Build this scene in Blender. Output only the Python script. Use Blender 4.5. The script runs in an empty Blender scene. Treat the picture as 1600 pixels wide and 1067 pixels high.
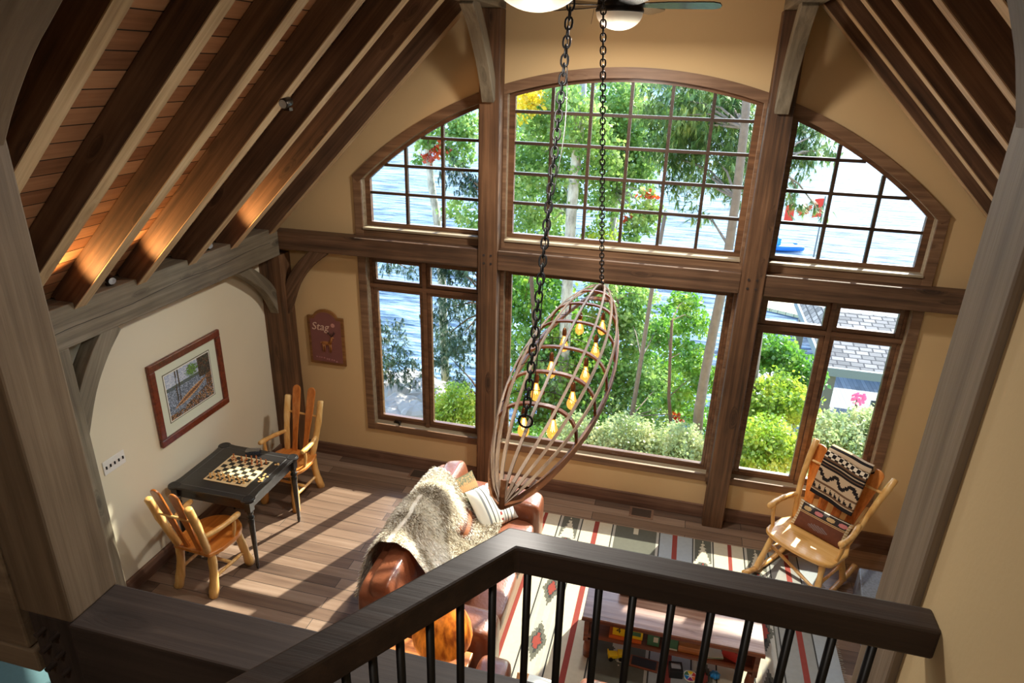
import bpy, math, random
from math import sin, cos, pi, sqrt, radians
from mathutils import Vector, Matrix, Euler
random.seed(7)
sc = bpy.context.scene
COL = sc.collection

# ------------------------------------------------------------ camera
CAMP = Vector((0.543, -6.195, 4.334)); FPX = 1054.35
cd = bpy.data.cameras.new('camera'); cam = bpy.data.objects.new('camera', cd); COL.objects.link(cam)
cam.location = CAMP
cam.rotation_euler = Euler((radians(67.683), radians(-1.444), radians(14.49)), 'XYZ')
cd.sensor_width = 36; cd.lens = FPX * 36 / 1600; cd.clip_start = 0.05; cd.clip_end = 2000
sc.camera = cam
RM = cam.rotation_euler.to_matrix()

# ------------------------------------------------------------ sky, sun, exposure
wd = bpy.data.worlds.new('world'); sc.world = wd; wd.use_nodes = True
wn = wd.node_tree.nodes; wl = wd.node_tree.links
bg = wn['Background']
sky = wn.new('ShaderNodeTexSky'); sky.sky_type = 'NISHITA'
sky.sun_disc = False; sky.sun_elevation = radians(40); sky.sun_rotation = radians(24)
sky.air_density = 1.0; sky.dust_density = 0.6; sky.ozone_density = 1.0
wl.new(sky.outputs[0], bg.inputs[0]); bg.inputs[1].default_value = 0.55
sd = bpy.data.lights.new('sun', 'SUN'); sun = bpy.data.objects.new('sun', sd); COL.objects.link(sun)
sd.energy = 7.5; sd.angle = radians(0.6); sd.color = (1.0, 0.90, 0.76)
sun.rotation_euler = Vector((-0.30, -0.66, -0.58)).to_track_quat('-Z', 'Y').to_euler()
sun.location = (6, 14, 14)
sc.view_settings.view_transform = 'Standard'; sc.view_settings.look = 'None'
sc.view_settings.gamma = 1.0; sc.view_settings.use_curve_mapping = False
sc.view_settings.exposure = 1.02
sc.cycles.max_bounces = 10; sc.cycles.diffuse_bounces = 6; sc.cycles.transparent_max_bounces = 24
sc.cycles.caustics_reflective = False; sc.cycles.caustics_refractive = False
sc.cycles.sample_clamp_indirect = 8.0
sc.cycles.use_denoising = True

# ------------------------------------------------------------ helpers
def ray(u, v):
    return RM @ Vector(((u - 800) / FPX, -(v - 533.5) / FPX, -1.0))
def aty(u, v, y):                       # a photo direction met with the vertical plane y
    r = ray(u, v); return CAMP + r * ((y - CAMP.y) / r.y)
def atz(u, v, z):
    r = ray(u, v); return CAMP + r * ((z - CAMP.z) / r.z)

class MB:
    def __init__(s): s.v = []; s.f = []; s.m = []
    def add(s, vs, fs, M=None, mi=0):
        n = len(s.v)
        for p in vs:
            p = Vector(p); s.v.append(M @ p if M else p)
        for f in fs: s.f.append([i + n for i in f]); s.m.append(mi)
    def box(s, c, d, M=None, mi=0):
        x, y, z = [q / 2 for q in d]
        vs = [Vector(c) + Vector((a * x, b * y, e * z)) for a in (-1, 1) for b in (-1, 1) for e in (-1, 1)]
        s.add(vs, [(0, 1, 3, 2), (4, 6, 7, 5), (0, 4, 5, 1), (2, 3, 7, 6), (0, 2, 6, 4), (1, 5, 7, 3)], M, mi)
    def bx(s, x0, x1, y0, y1, z0, z1, mi=0):
        s.box(((x0 + x1) / 2, (y0 + y1) / 2, (z0 + z1) / 2), (abs(x1 - x0), abs(y1 - y0), abs(z1 - z0)), None, mi)
    def tube(s, pts, r, n=8, cap=True, M=None, mi=0, closed=False, flat=1.0):
        pts = [Vector(p) for p in pts]; k = len(pts)
        rs = r if isinstance(r, (list, tuple)) else [r] * k
        vs = []; up = None
        for i, p in enumerate(pts):
            if closed: t = (pts[(i + 1) % k] - pts[i - 1])
            else: t = pts[min(i + 1, k - 1)] - pts[max(i - 1, 0)]
            t.normalize()
            if up is None:
                up = Vector((0, 0, 1)) if abs(t.z) < 0.9 else Vector((1, 0, 0))
            a = t.cross(up)
            if a.length < 1e-4: a = t.cross(Vector((0, 1, 0)))
            a.normalize(); b = a.cross(t).normalized(); up = b
            for j in range(n):
                q = 2 * pi * j / n
                vs.append(p + a * cos(q) * rs[i] + b * sin(q) * rs[i] * flat)
        fs = []
        for i in range(k if closed else k - 1):
            i2 = (i + 1) % k
            for j in range(n):
                j2 = (j + 1) % n
                fs.append((i * n + j, i * n + j2, i2 * n + j2, i2 * n + j))
        if cap and not closed:
            fs.append(tuple(range(n - 1, -1, -1))); fs.append(tuple((k - 1) * n + j for j in range(n)))
        s.add(vs, fs, M, mi)
    def lathe(s, prof, n=20, M=None, mi=0, cap=True):
        vs = []; fs = []; k = len(prof)
        for r, z in prof:
            for j in range(n):
                q = 2 * pi * j / n; vs.append((r * cos(q), r * sin(q), z))
        for i in range(k - 1):
            for j in range(n):
                j2 = (j + 1) % n
                fs.append((i * n + j, i * n + j2, (i + 1) * n + j2, (i + 1) * n + j))
        if cap: fs.append(tuple(range(n - 1, -1, -1))); fs.append(tuple((k - 1) * n + j for j in range(n)))
        s.add(vs, fs, M, mi)
    def prism(s, poly, d, M=None, mi=0):            # polygon in local XY pushed from z=0 to z=d
        n = len(poly)
        vs = [(p[0], p[1], 0) for p in poly] + [(p[0], p[1], d) for p in poly]
        fs = [tuple(range(n - 1, -1, -1)), tuple(range(n, 2 * n))]
        for i in range(n):
            j = (i + 1) % n; fs.append((i, j, n + j, n + i))
        s.add(vs, fs, M, mi)
    def grid(s, fn, nu, nv, M=None, mi=0, mf=None):
        vs = [fn(i / nu, j / nv) for i in range(nu + 1) for j in range(nv + 1)]
        n = len(s.v)
        for p in vs:
            p = Vector(p); s.v.append(M @ p if M else p)
        for i in range(nu):
            for j in range(nv):
                a = n + i * (nv + 1) + j
                s.f.append([a, a + nv + 1, a + nv + 2, a + 1])
                s.m.append(mf(i, j) if mf else mi)
    def build(s, name, mats, parent=None, loc=None, rot=None, smooth=False, bevel=0, seg=2, subsurf=0, off=None, rel=None, auto=None):
        me = bpy.data.meshes.new(name)
        vs = s.v
        if off is not None: vs = [v - Vector(off) for v in vs]
        me.from_pydata([tuple(v) for v in vs], [], s.f)
        if not isinstance(mats, (list, tuple)): mats = [mats]
        for m in mats: me.materials.append(m)
        if len(mats) > 1: me.polygons.foreach_set('material_index', s.m)
        if smooth: me.polygons.foreach_set('use_smooth', [True] * len(me.polygons))
        me.update()
        o = bpy.data.objects.new(name, me); COL.objects.link(o)
        if parent is not None: o.parent = parent
        if loc is not None: o.location = loc
        if rot is not None: o.rotation_euler = rot
        if auto: 
            me.polygons.foreach_set('use_smooth', [True] * len(me.polygons))
            me.set_sharp_from_angle(angle=radians(auto))
        if bevel:
            b = o.modifiers.new('bevel', 'BEVEL'); b.width = bevel; b.segments = seg; b.limit_method = 'ANGLE'; b.angle_limit = radians(40)
        if subsurf:
            b = o.modifiers.new('subsurf', 'SUBSURF'); b.levels = subsurf; b.render_levels = subsurf
        return o

def tag(o, label=None, cat=None, group=None, kind=None):
    if label: o['label'] = label
    if cat: o['category'] = cat
    if group: o['group'] = group
    if kind: o['kind'] = kind
    return o
def thing(name, label, cat, loc=(0, 0, 0), rz=0.0, group=None):
    o = bpy.data.objects.new(name, None); COL.objects.link(o); o.empty_display_size = 0.1
    o.location = loc; o.rotation_euler = (0, 0, rz)
    return tag(o, label, cat, group)
def struct(o, label=None): o['kind'] = 'structure'; 
def dup(root, loc, rz=None, label=None, group=None, rot=None):
    r = root.copy(); COL.objects.link(r); r.location = loc
    if rz is not None: r.rotation_euler = (0, 0, rz)
    if rot is not None: r.rotation_euler = rot
    if label: r['label'] = label
    if group: r['group'] = group
    for ch in list(root.children):
        c = ch.copy(); COL.objects.link(c); c.parent = r
        for g in list(ch.children):
            e = g.copy(); COL.objects.link(e); e.parent = c
    return r
def frame_from(p0, p1, up=(0, 0, 1)):
    X = (Vector(p1) - Vector(p0)).normalized(); U = Vector(up)
    Y = U.cross(X)
    if Y.length < 1e-3: Y = Vector((0, 1, 0)).cross(X)
    Y.normalize(); Z = X.cross(Y)
    M = Matrix((X, Y, Z)).transposed().to_4x4(); M.translation = Vector(p0)
    return M

# ------------------------------------------------------------ materials
def srgb(r, g, b):
    f = lambda c: (c / 255 / 12.92) if c / 255 <= 0.04045 else ((c / 255 + 0.055) / 1.055) ** 2.4
    return (f(r), f(g), f(b), 1)
def newmat(name):
    m = bpy.data.materials.new(name); m.use_nodes = True
    return m, m.node_tree.nodes, m.node_tree.links, m.node_tree.nodes['Principled BSDF']
def plain(name, c, rough=0.5, metal=0.0, bump=0.0, bscale=60, spec=0.5, var=0.0, vscale=6, coat=0, emit=None, estr=0, sub=0, trans=0):
    m, n, l, b = newmat(name)
    b.inputs['Base Color'].default_value = c
    b.inputs['Roughness'].default_value = rough; b.inputs['Metallic'].default_value = metal
    b.inputs['Specular IOR Level'].default_value = spec
    b.inputs['Coat Weight'].default_value = coat; b.inputs['Coat Roughness'].default_value = 0.15
    if trans: b.inputs['Transmission Weight'].default_value = trans
    if emit: b.inputs['Emission Color'].default_value = emit; b.inputs['Emission Strength'].default_value = estr
    if bump or var:
        tc = n.new('ShaderNodeTexCoord')
    if var:
        no = n.new('ShaderNodeTexNoise'); no.inputs['Scale'].default_value = vscale; no.inputs['Detail'].default_value = 5
        l.new(tc.outputs['Object'], no.inputs['Vector'])
        mx = n.new('ShaderNodeMix'); mx.data_type = 'RGBA'
        mx.inputs['A'].default_value = [max(0, q * (1 - var)) for q in c[:3]] + [1]
        mx.inputs['B'].default_value = [min(1, q * (1 + var)) for q in c[:3]] + [1]
        l.new(no.outputs['Fac'], mx.inputs['Factor']); l.new(mx.outputs['Result'], b.inputs['Base Color'])
    if bump:
        no = n.new('ShaderNodeTexNoise'); no.inputs['Scale'].default_value = bscale; no.inputs['Detail'].default_value = 3
        l.new(tc.outputs['Object'], no.inputs['Vector'])
        bp = n.new('ShaderNodeBump'); bp.inputs['Strength'].default_value = bump; bp.inputs['Distance'].default_value = 0.01
        l.new(no.outputs['Fac'], bp.inputs['Height']); l.new(bp.outputs['Normal'], b.inputs['Normal'])
    return m
def wood(name, dark, mid, light, axis='X', rough=0.55, fine=26.0, knots=0.8, bump=0.25, coat=0.0, long=0.9, rnd=True, knotscale=1.0, spec=0.4):
    m, n, l, b = newmat(name)
    tc = n.new('ShaderNodeTexCoord'); vec = tc.outputs['Object']
    if rnd:
        oi = n.new('ShaderNodeObjectInfo'); ml = n.new('ShaderNodeMath'); ml.operation = 'MULTIPLY'; ml.inputs[1].default_value = 37.0
        l.new(oi.outputs['Random'], ml.inputs[0])
        ad = n.new('ShaderNodeVectorMath'); ad.operation = 'ADD'
        l.new(tc.outputs['Object'], ad.inputs[0]); l.new(ml.outputs[0], ad.inputs[1]); vec = ad.outputs[0]
    # warp the grain round knots
    sx = {'X': (1, 0, 0), 'Y': (0, 1, 0), 'Z': (0, 0, 1)}[axis]
    mp = n.new('ShaderNodeMapping'); mp.inputs['Scale'].default_value = [long if q else fine for q in sx]
    l.new(vec, mp.inputs['Vector'])
    mk = n.new('ShaderNodeMapping'); mk.inputs['Scale'].default_value = [(1.6 if q else 5.0) * knotscale for q in sx]
    l.new(vec, mk.inputs['Vector'])
    vo = n.new('ShaderNodeTexVoronoi'); vo.inputs['Scale'].default_value = 1.0; vo.feature = 'F1'
    l.new(mk.outputs['Vector'], vo.inputs['Vector'])
    kr = n.new('ShaderNodeMapRange'); kr.inputs['From Min'].default_value = 0.05; kr.inputs['From Max'].default_value = 0.22
    kr.inputs['To Min'].default_value = 1; kr.inputs['To Max'].default_value = 0
    l.new(vo.outputs['Distance'], kr.inputs['Value'])
    wa = n.new('ShaderNodeMath'); wa.operation = 'MULTIPLY'; wa.inputs[1].default_value = 2.2 * knots
    l.new(kr.outputs[0], wa.inputs[0])
    av = n.new('ShaderNodeVectorMath'); av.operation = 'ADD'
    l.new(mp.outputs['Vector'], av.inputs[0]); l.new(wa.outputs[0], av.inputs[1])
    no = n.new('ShaderNodeTexNoise'); no.inputs['Scale'].default_value = 1.0; no.inputs['Detail'].default_value = 7; no.inputs['Roughness'].default_value = 0.62
    l.new(av.outputs[0], no.inputs['Vector'])
    big = n.new('ShaderNodeTexNoise'); big.inputs['Scale'].default_value = 1.7; big.inputs['Detail'].default_value = 3
    l.new(vec, big.inputs['Vector'])
    mxf = n.new('ShaderNodeMix'); mxf.data_type = 'FLOAT'; mxf.inputs['Factor'].default_value = 0.35
    l.new(no.outputs['Fac'], mxf.inputs['A']); l.new(big.outputs['Fac'], mxf.inputs['B'])
    cr = n.new('ShaderNodeValToRGB'); e = cr.color_ramp.elements
    e[0].position = 0.34; e[0].color = dark; e[1].position = 0.66; e[1].color = light
    e.new(0.5).color = mid
    l.new(mxf.outputs['Result'], cr.inputs['Fac'])
    mk2 = n.new('ShaderNodeMix'); mk2.data_type = 'RGBA'
    kf = n.new('ShaderNodeMath'); kf.operation = 'MULTIPLY'; kf.inputs[1].default_value = knots * 0.8
    l.new(kr.outputs[0], kf.inputs[0]); l.new(kf.outputs[0], mk2.inputs['Factor'])
    l.new(cr.outputs['Color'], mk2.inputs['A']); mk2.inputs['B'].default_value = [q * 0.35 for q in dark[:3]] + [1]
    l.new(mk2.outputs['Result'], b.inputs['Base Color'])
    b.inputs['Roughness'].default_value = rough; b.inputs['Coat Weight'].default_value = coat; b.inputs['Coat Roughness'].default_value = 0.2
    b.inputs['Specular IOR Level'].default_value = spec
    bp = n.new('ShaderNodeBump'); bp.inputs['Strength'].default_value = bump; bp.inputs['Distance'].default_value = 0.01
    l.new(no.outputs['Fac'], bp.inputs['Height']); l.new(bp.outputs['Normal'], b.inputs['Normal'])
    return m
def planks(name, cols, length, height, swap=None, gap=0.004, rough=0.5, bump=0.3, coat=0.0, gapcol=(0.01, 0.008, 0.006, 1), grain=(1.2, 22, 22)):
    """boards running along local X, rows stepping along local Y"""
    m, n, l, b = newmat(name)
    tc = n.new('ShaderNodeTexCoord'); vec = tc.outputs['Object']
    if swap:
        mp0 = n.new('ShaderNodeMapping'); mp0.inputs['Rotation'].default_value = swap
        l.new(vec, mp0.inputs['Vector']); vec = mp0.outputs[0]
    br = n.new('ShaderNodeTexBrick'); br.offset = 0.37; br.inputs['Scale'].default_value = 1.0
    br.inputs['Brick Width'].default_value = length; br.inputs['Row Height'].default_value = height
    br.inputs['Mortar Size'].default_value = gap; br.inputs['Mortar Smooth'].default_value = 0.1; br.inputs['Bias'].default_value = 0.0
    br.inputs['Color1'].default_value = (0, 0, 0, 1); br.inputs['Color2'].default_value = (1, 1, 1, 1); br.inputs['Mortar'].default_value = (0.5, 0.5, 0.5, 1)
    l.new(vec, br.inputs['Vector'])
    mp = n.new('ShaderNodeMapping'); mp.inputs['Scale'].default_value = grain
    l.new(vec, mp.inputs['Vector'])
    sh = n.new('ShaderNodeVectorMath'); sh.operation = 'SCALE'; sh.inputs['Scale'].default_value = 40.0
    l.new(br.outputs['Color'], sh.inputs[0])
    ad = n.new('ShaderNodeVectorMath'); ad.operation = 'ADD'
    l.new(mp.outputs[0], ad.inputs[0]); l.new(sh.outputs[0], ad.inputs[1])
    no = n.new('ShaderNodeTexNoise'); no.inputs['Scale'].default_value = 1.0; no.inputs['Detail'].default_value = 7; no.inputs['Roughness'].default_value = 0.6
    l.new(ad.outputs[0], no.inputs['Vector'])
    mx = n.new('ShaderNodeMix'); mx.data_type = 'FLOAT'; mx.inputs['Factor'].default_value = 0.45
    l.new(no.outputs['Fac'], mx.inputs['A']); l.new(br.outputs['Color'], mx.inputs['B'])
    cr = n.new('ShaderNodeValToRGB'); e = cr.color_ramp.elements
    e[0].position = 0.2; e[0].color = cols[0]; e[1].position = 0.8; e[1].color = cols[-1]
    for i, c in enumerate(cols[1:-1]): e.new(0.2 + 0.6 * (i + 1) / (len(cols) - 1)).color = c
    l.new(mx.outputs['Result'], cr.inputs['Fac'])
    gm = n.new('ShaderNodeMix'); gm.data_type = 'RGBA'; gm.inputs['B'].default_value = gapcol
    l.new(br.outputs['Fac'], gm.inputs['Factor']); l.new(cr.outputs['Color'], gm.inputs['A'])
    l.new(gm.outputs['Result'], b.inputs['Base Color'])
    b.inputs['Roughness'].default_value = rough; b.inputs['Coat Weight'].default_value = coat; b.inputs['Coat Roughness'].default_value = 0.25
    sb = n.new('ShaderNodeMath'); sb.operation = 'SUBTRACT'; l.new(no.outputs['Fac'], sb.inputs[0]); l.new(br.outputs['Fac'], sb.inputs[1])
    bp = n.new('ShaderNodeBump'); bp.inputs['Strength'].default_value = bump; bp.inputs['Distance'].default_value = 0.008
    l.new(sb.outputs[0], bp.inputs['Height']); l.new(bp.outputs['Normal'], b.inputs['Normal'])
    return m

W = {}
W['timber'] = wood('dark_stained_timber', srgb(50, 36, 25), srgb(90, 65, 46), srgb(124, 94, 70), rough=0.6)
W['timberZ'] = wood('dark_stained_post_timber', srgb(50, 35, 24), srgb(94, 66, 44), srgb(128, 94, 66), axis='X', rough=0.6)
W['grey_timber'] = wood('grey_weathered_timber', srgb(84, 76, 62), srgb(114, 105, 88), srgb(142, 133, 114), rough=0.65)
W['loft_timber'] = wood('loft_timber', srgb(84, 70, 54), srgb(108, 92, 74), srgb(128, 112, 92), rough=0.6)
W['dark_beam'] = wood('dark_beam_timber', srgb(36, 29, 26), srgb(52, 43, 39), srgb(68, 57, 51), rough=0.6, knots=0.3)
W['rafter_dark'] = wood('dark_rafter_wood', srgb(54, 40, 30), srgb(92, 68, 50), srgb(122, 94, 70), rough=0.6)
W['rafter_orange'] = wood('orange_rafter_wood', srgb(110, 62, 28), srgb(172, 100, 48), srgb(206, 132, 72), rough=0.55)
W['soffit'] = wood('bounce_lit_rafter_wood', srgb(150, 124, 92), srgb(188, 162, 126), srgb(214, 190, 154), rough=0.6, knots=0.5)  # paler underside board; its tone also carries the floor bounce light
W['trim'] = wood('window_trim_wood', srgb(84, 60, 42), srgb(118, 88, 64), srgb(146, 114, 86), rough=0.5, knots=0.4)
W['jamb'] = wood('pale_jamb_wood', srgb(128, 112, 88), srgb(164, 148, 122), srgb(190, 176, 150), rough=0.5, knots=0.2)
W['sash'] = wood('window_sash_wood', srgb(70, 46, 30), srgb(104, 72, 50), srgb(130, 94, 66), rough=0.35, knots=0.1, coat=0.3)
W['muntin'] = wood('dark_muntin_wood', srgb(44, 32, 24), srgb(62, 46, 34), srgb(80, 60, 46), rough=0.45, knots=0.0)
W['base'] = wood('baseboard_wood', srgb(76, 54, 42), srgb(108, 80, 64), srgb(136, 106, 86), rough=0.5, knots=0.5)
W['rail'] = wood('dark_handrail_wood', srgb(28, 20, 16), srgb(42, 31, 25), srgb(56, 42, 34), rough=0.55, knots=0.1, coat=0.08)
W['log'] = wood('honey_log_wood', srgb(186, 132, 66), srgb(224, 174, 102), srgb(244, 208, 142), axis='Z', rough=0.35, fine=18, knots=0.5, coat=0.35)
W['slat'] = wood('orange_slat_wood', srgb(160, 84, 28), srgb(198, 116, 48), srgb(222, 146, 74), axis='Z', rough=0.35, fine=30, knots=0.2, coat=0.4)
W['seat'] = wood('orange_seat_wood', srgb(176, 98, 34), srgb(208, 128, 54), srgb(230, 158, 82), axis='Y', rough=0.3, fine=26, knots=0.2, coat=0.4)
W['seatpale'] = wood('honey_seat_wood', srgb(206, 150, 74), srgb(232, 180, 104), srgb(246, 206, 140), axis='X', rough=0.3, fine=22, knots=0.2, coat=0.4)
W['black'] = wood('black_stained_wood', srgb(20, 19, 20), srgb(30, 29, 30), srgb(44, 42, 42), rough=0.3, knots=0.0, coat=0.5, bump=0.08)
W['frame'] = wood('mahogany_frame_wood', srgb(70, 26, 14), srgb(104, 42, 24), srgb(132, 60, 36), rough=0.3, knots=0.0, coat=0.5, bump=0.05)
W['redwood'] = wood('red_brown_table_wood', srgb(84, 40, 22), srgb(120, 62, 36), srgb(150, 86, 54), rough=0.4, knots=0.3, coat=0.3)
W['tabletop'] = wood('scraped_table_top_wood', srgb(96, 66, 54), srgb(140, 110, 96), srgb(170, 144, 130), rough=0.28, knots=0.3, coat=0.6)
W['endtable'] = wood('orange_end_table_wood', srgb(168, 96, 44), srgb(206, 130, 70), srgb(226, 160, 100), rough=0.35, knots=0.3, coat=0.4)
W['canoe'] = wood('canoe_strip_wood', srgb(92, 74, 58), srgb(128, 106, 86), srgb(160, 138, 114), axis='Y', rough=0.5, knots=0.1)
W['gunwale'] = wood('canoe_gunwale_wood', srgb(110, 66, 40), srgb(146, 96, 62), srgb(176, 128, 90), axis='Y', rough=0.45, knots=0.1)
W['rib'] = wood('canoe_rib_wood', srgb(84, 46, 26), srgb(120, 70, 42), srgb(150, 96, 62), axis='X', rough=0.4, knots=0.1)
W['floor'] = planks('hand_scraped_floor_planks', [srgb(70, 54, 44), srgb(100, 79, 65), srgb(124, 101, 84), srgb(148, 126, 108)], 1.5, 0.125, gap=0.0025, rough=0.42, coat=0.15, bump=0.35)
W['roof'] = planks('roof_decking_boards', [srgb(128, 88, 60), srgb(166, 120, 86), srgb(192, 146, 108), srgb(206, 164, 126)], 3.3, 0.122, gap=0.004, rough=0.6)
def wallmat(name, c): return plain(name, c, rough=0.9, bump=0.03, bscale=90, var=0.05, vscale=1.5, spec=0.2)
W['wall'] = wallmat('tan_wall_paint', srgb(208, 178, 132))
W['wall_left'] = wallmat('skylit_wall_paint', srgb(222, 214, 190))  # same paint as the window wall, with pale skylight put into its colour
W['wall_loft'] = wallmat('khaki_wall_paint', srgb(196, 172, 130))
W['iron'] = plain('black_iron', (0.012, 0.012, 0.013, 1), rough=0.4, metal=0.6)
W['blackpl'] = plain('black_plastic', (0.015, 0.015, 0.016, 1), rough=0.35)
W['white'] = plain('white_plastic', (0.75, 0.75, 0.72, 1), rough=0.4)
W['bronze'] = plain('dark_bronze', (0.03, 0.022, 0.016, 1), rough=0.35, metal=0.7)
W['copper'] = plain('copper_socket', (0.28, 0.12, 0.05, 1), rough=0.35, metal=0.8)
W['leather'] = plain('cognac_leather', srgb(126, 74, 50), rough=0.32, bump=0.25, bscale=45, var=0.25, vscale=9, coat=0.25)
W['leatherd'] = plain('leather_piping', srgb(110, 52, 30), rough=0.35)
def glassmat():
    m, n, l, b = newmat('window_glass'); n.remove(b)
    out = n['Material Output']; tr = n.new('ShaderNodeBsdfTransparent'); tr.inputs[0].default_value = (0.93, 0.96, 0.95, 1)
    gl = n.new('ShaderNodeBsdfGlossy'); gl.inputs['Roughness'].default_value = 0.02
    fr = n.new('ShaderNodeFresnel'); fr.inputs['IOR'].default_value = 1.25
    mx = n.new('ShaderNodeMixShader'); l.new(fr.outputs[0], mx.inputs[0]); l.new(tr.outputs[0], mx.inputs[1]); l.new(gl.outputs[0], mx.inputs[2])
    l.new(mx.outputs[0], out.inputs[0]); return m
W['glass'] = glassmat()
def clearmat():
    m, n, l, b = newmat('clear_plastic'); n.remove(b)
    out = n['Material Output']; tr = n.new('ShaderNodeBsdfTransparent'); tr.inputs[0].default_value = (0.8, 0.85, 0.95, 1)
    gl = n.new('ShaderNodeBsdfGlossy'); gl.inputs['Roughness'].default_value = 0.08
    mx = n.new('ShaderNodeMixShader'); mx.inputs[0].default_value = 0.3; l.new(tr.outputs[0], mx.inputs[1]); l.new(gl.outputs[0], mx.inputs[2])
    l.new(mx.outputs[0], out.inputs[0]); return m
W['clear'] = clearmat()

def timber(name, p0, p1, w, h, m, label=None, cat='beam', up=(0, 0, 1), bevel=0.008, parent=None, group=None, ext=0.0):
    """box timber with its length on local X, h along 'up', w across"""
    p0 = Vector(p0); p1 = Vector(p1); M = frame_from(p0, p1, up)
    L = (p1 - p0).length
    mb = MB(); mb.bx(-ext, L + ext, -w / 2, w / 2, -h / 2, h / 2)
    o = mb.build(name, m, bevel=bevel)
    if parent: o.parent = parent
    o.matrix_world = M if not parent else parent.matrix_world.inverted() @ M
    if label: tag(o, label, cat, group)
    return o
# ============================================================ SETTING: shell
WB = 0.22      # window wall thickness
ZC = 0.47      # centre height of the big arch
def struct_obj(mb, name, m, **k):
    o = mb.build(name, m, **k); o['kind'] = 'structure'; return o
mb = MB(); mb.bx(-6.5, 4.2, -9.6, 0.0, -0.12, 0.0)
struct_obj(mb, 'floor', W['floor'])

# window wall with its openings
mb = MB()
def gable(x): return 6.415 - abs(x)
mb.bx(-4.2, -2.60, 0, WB, -1.3, 2.75); mb.bx(2.60, 4.2, 0, WB, -1.3, 2.75)
mb.bx(-2.60, 2.60, 0, WB, -1.3, 0.50)
mb.bx(-2.60, 2.60, 0, WB, 2.46, 2.75)
for sx in (-1, 1): mb.bx(sx * 1.10, sx * 1.33, 0, WB, 0.4, 2.75)
N = 60
xs = sorted(set([round(-3.71 + 7.42 * i / N, 4) for i in range(N + 1)] + [-2.6, 2.6, -1.33, 1.33, -1.10, 1.10, 0.0]))
for a, b_ in zip(xs[:-1], xs[1:]):
    xm = (a + b_) / 2
    inside = abs(xm) < 2.6 and not (1.10 < abs(xm) < 1.33)
    def low(x): return (ZC + sqrt(3.80 ** 2 - x * x)) if inside else 2.75
    vs = [(a, 0, low(a)), (b_, 0, low(b_)), (b_, 0, gable(b_) + .1), (a, 0, gable(a) + .1)]
    vs += [(x, WB, z) for x, y, z in vs]
    mb.add(vs, [(0, 1, 2, 3), (7, 6, 5, 4), (0, 4, 5, 1), (2, 6, 7, 3), (1, 5, 6, 2), (0, 3, 7, 4)])
struct_obj(mb, 'wall_front', W['wall'])
mb = MB(); mb.bx(-3.93, -3.71, -3.05, 0.0, -0.1, 2.80)
struct_obj(mb, 'wall_left', W['wall_left'])
mb = MB(); mb.bx(3.71, 3.93, -4.98, 0.0, -0.1, 2.80)
struct_obj(mb, 'wall_right', W['wall_left'])
mb = MB(); mb.bx(1.09, 1.24, -9.6, -4.982, -0.1, 6.4); mb.bx(1.24, 3.9, -5.16, -4.985, -0.1, 5.2)
struct_obj(mb, 'wall_loft', W['wall_loft'])
mb = MB(); mb.bx(-6.6, -6.4, -9.6, 0.2, -0.1, 3.2); mb.bx(-6.4, -3.93, 0.0, 0.2, -0.1, 2.9); mb.bx(-6.6, -3.71, -9.6, 0.2, 2.75, 2.9)
struct_obj(mb, 'wall_side_room', W['wall_left'])

mb = MB(); mb.bx(-6.6, 3.9, -9.75, -9.6, -0.1, 6.5)
struct_obj(mb, 'wall_back', W['wall_loft'])
# roof decking, one slab per slope: local X runs along the ridge
for s, nm in ((-1, 'ceiling'), (1, 'ceiling')):
    mb = MB(); L = 9.8
    sl = 6.415 * sqrt(2) * 0.62
    mb.bx(0, L, 0, 6.2, 0, 0.05)
    o = struct_obj(mb, nm, W['roof'])
    X = Vector((0, -1, 0)); Y = Vector((s, 0, -1)).normalized(); Z = X.cross(Y)
    if Z.z < 0: X = -X; Z = X.cross(Y)
    Mx = Matrix((X, Y, Z)).transposed().to_4x4()
    Mx.translation = Vector((0, 0.2 if X.y < 0 else 0.2 - L, 6.418 if s < 0 else 6.46))
    o.matrix_world = Mx

# baseboards
mb = MB(); mb.bx(-3.71, 3.71, -0.025, 0.0, 0, 0.151); struct_obj(mb, 'baseboard_front', W['base'], bevel=0.004)
mb = MB(); mb.bx(0, 3.05, -0.012, 0.012, -0.0755, 0.0755)
o = struct_obj(mb, 'baseboard_left', W['base'], bevel=0.004); o.location = (-3.698, 0, 0.0755); o.rotation_euler = (0, 0, radians(-90))
mb = MB(); mb.bx(3.685, 3.71, -4.9, 0, 0, 0.151); struct_obj(mb, 'baseboard_right', W['base'])

# window casings (flat boards on the wall)
def sector(mb, r0, r1, xa, xb, y0, y1, n=40, mi=0):
    for i in range(n):
        a = xa + (xb - xa) * i / n; b_ = xa + (xb - xa) * (i + 1) / n
        # radial cut: param by angle
        ta = math.asin(a / r1); tb = math.asin(b_ / r1)
        P = lambda r, t, y: (r * sin(t), y, ZC + r * cos(t))
        vs = [P(r0, ta, y0), P(r0, tb, y0), P(r1, tb, y0), P(r1, ta, y0), P(r0, ta, y1), P(r0, tb, y1), P(r1, tb, y1), P(r1, ta, y1)]
        mb.add(vs, [(0, 1, 2, 3), (7, 6, 5, 4), (0, 4, 5, 1), (2, 6, 7, 3), (1, 5, 6, 2), (0, 3, 7, 4)], None, mi)
tn = 1
def trim(mb, m=None, bevel=0.003):
    global tn
    o = struct_obj(mb, 'trim_%d' % tn, m or W['trim'], bevel=bevel); tn += 1; return o
mb = MB(); sector(mb, 3.782, 3.868, -2.66, 2.66, -0.025, 0.0, 72); trim(mb, bevel=0)
for s in (-1, 1):
    mb = MB(); mb.bx(s * 2.57, s * 2.655, -0.022, 0, 0.44, 3.28); trim(mb)
    mb = MB(); mb.bx(s * 1.045 + s * 0.04, s * 1.12, -0.022, 0, 0.44, 4.12); trim(mb)
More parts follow.
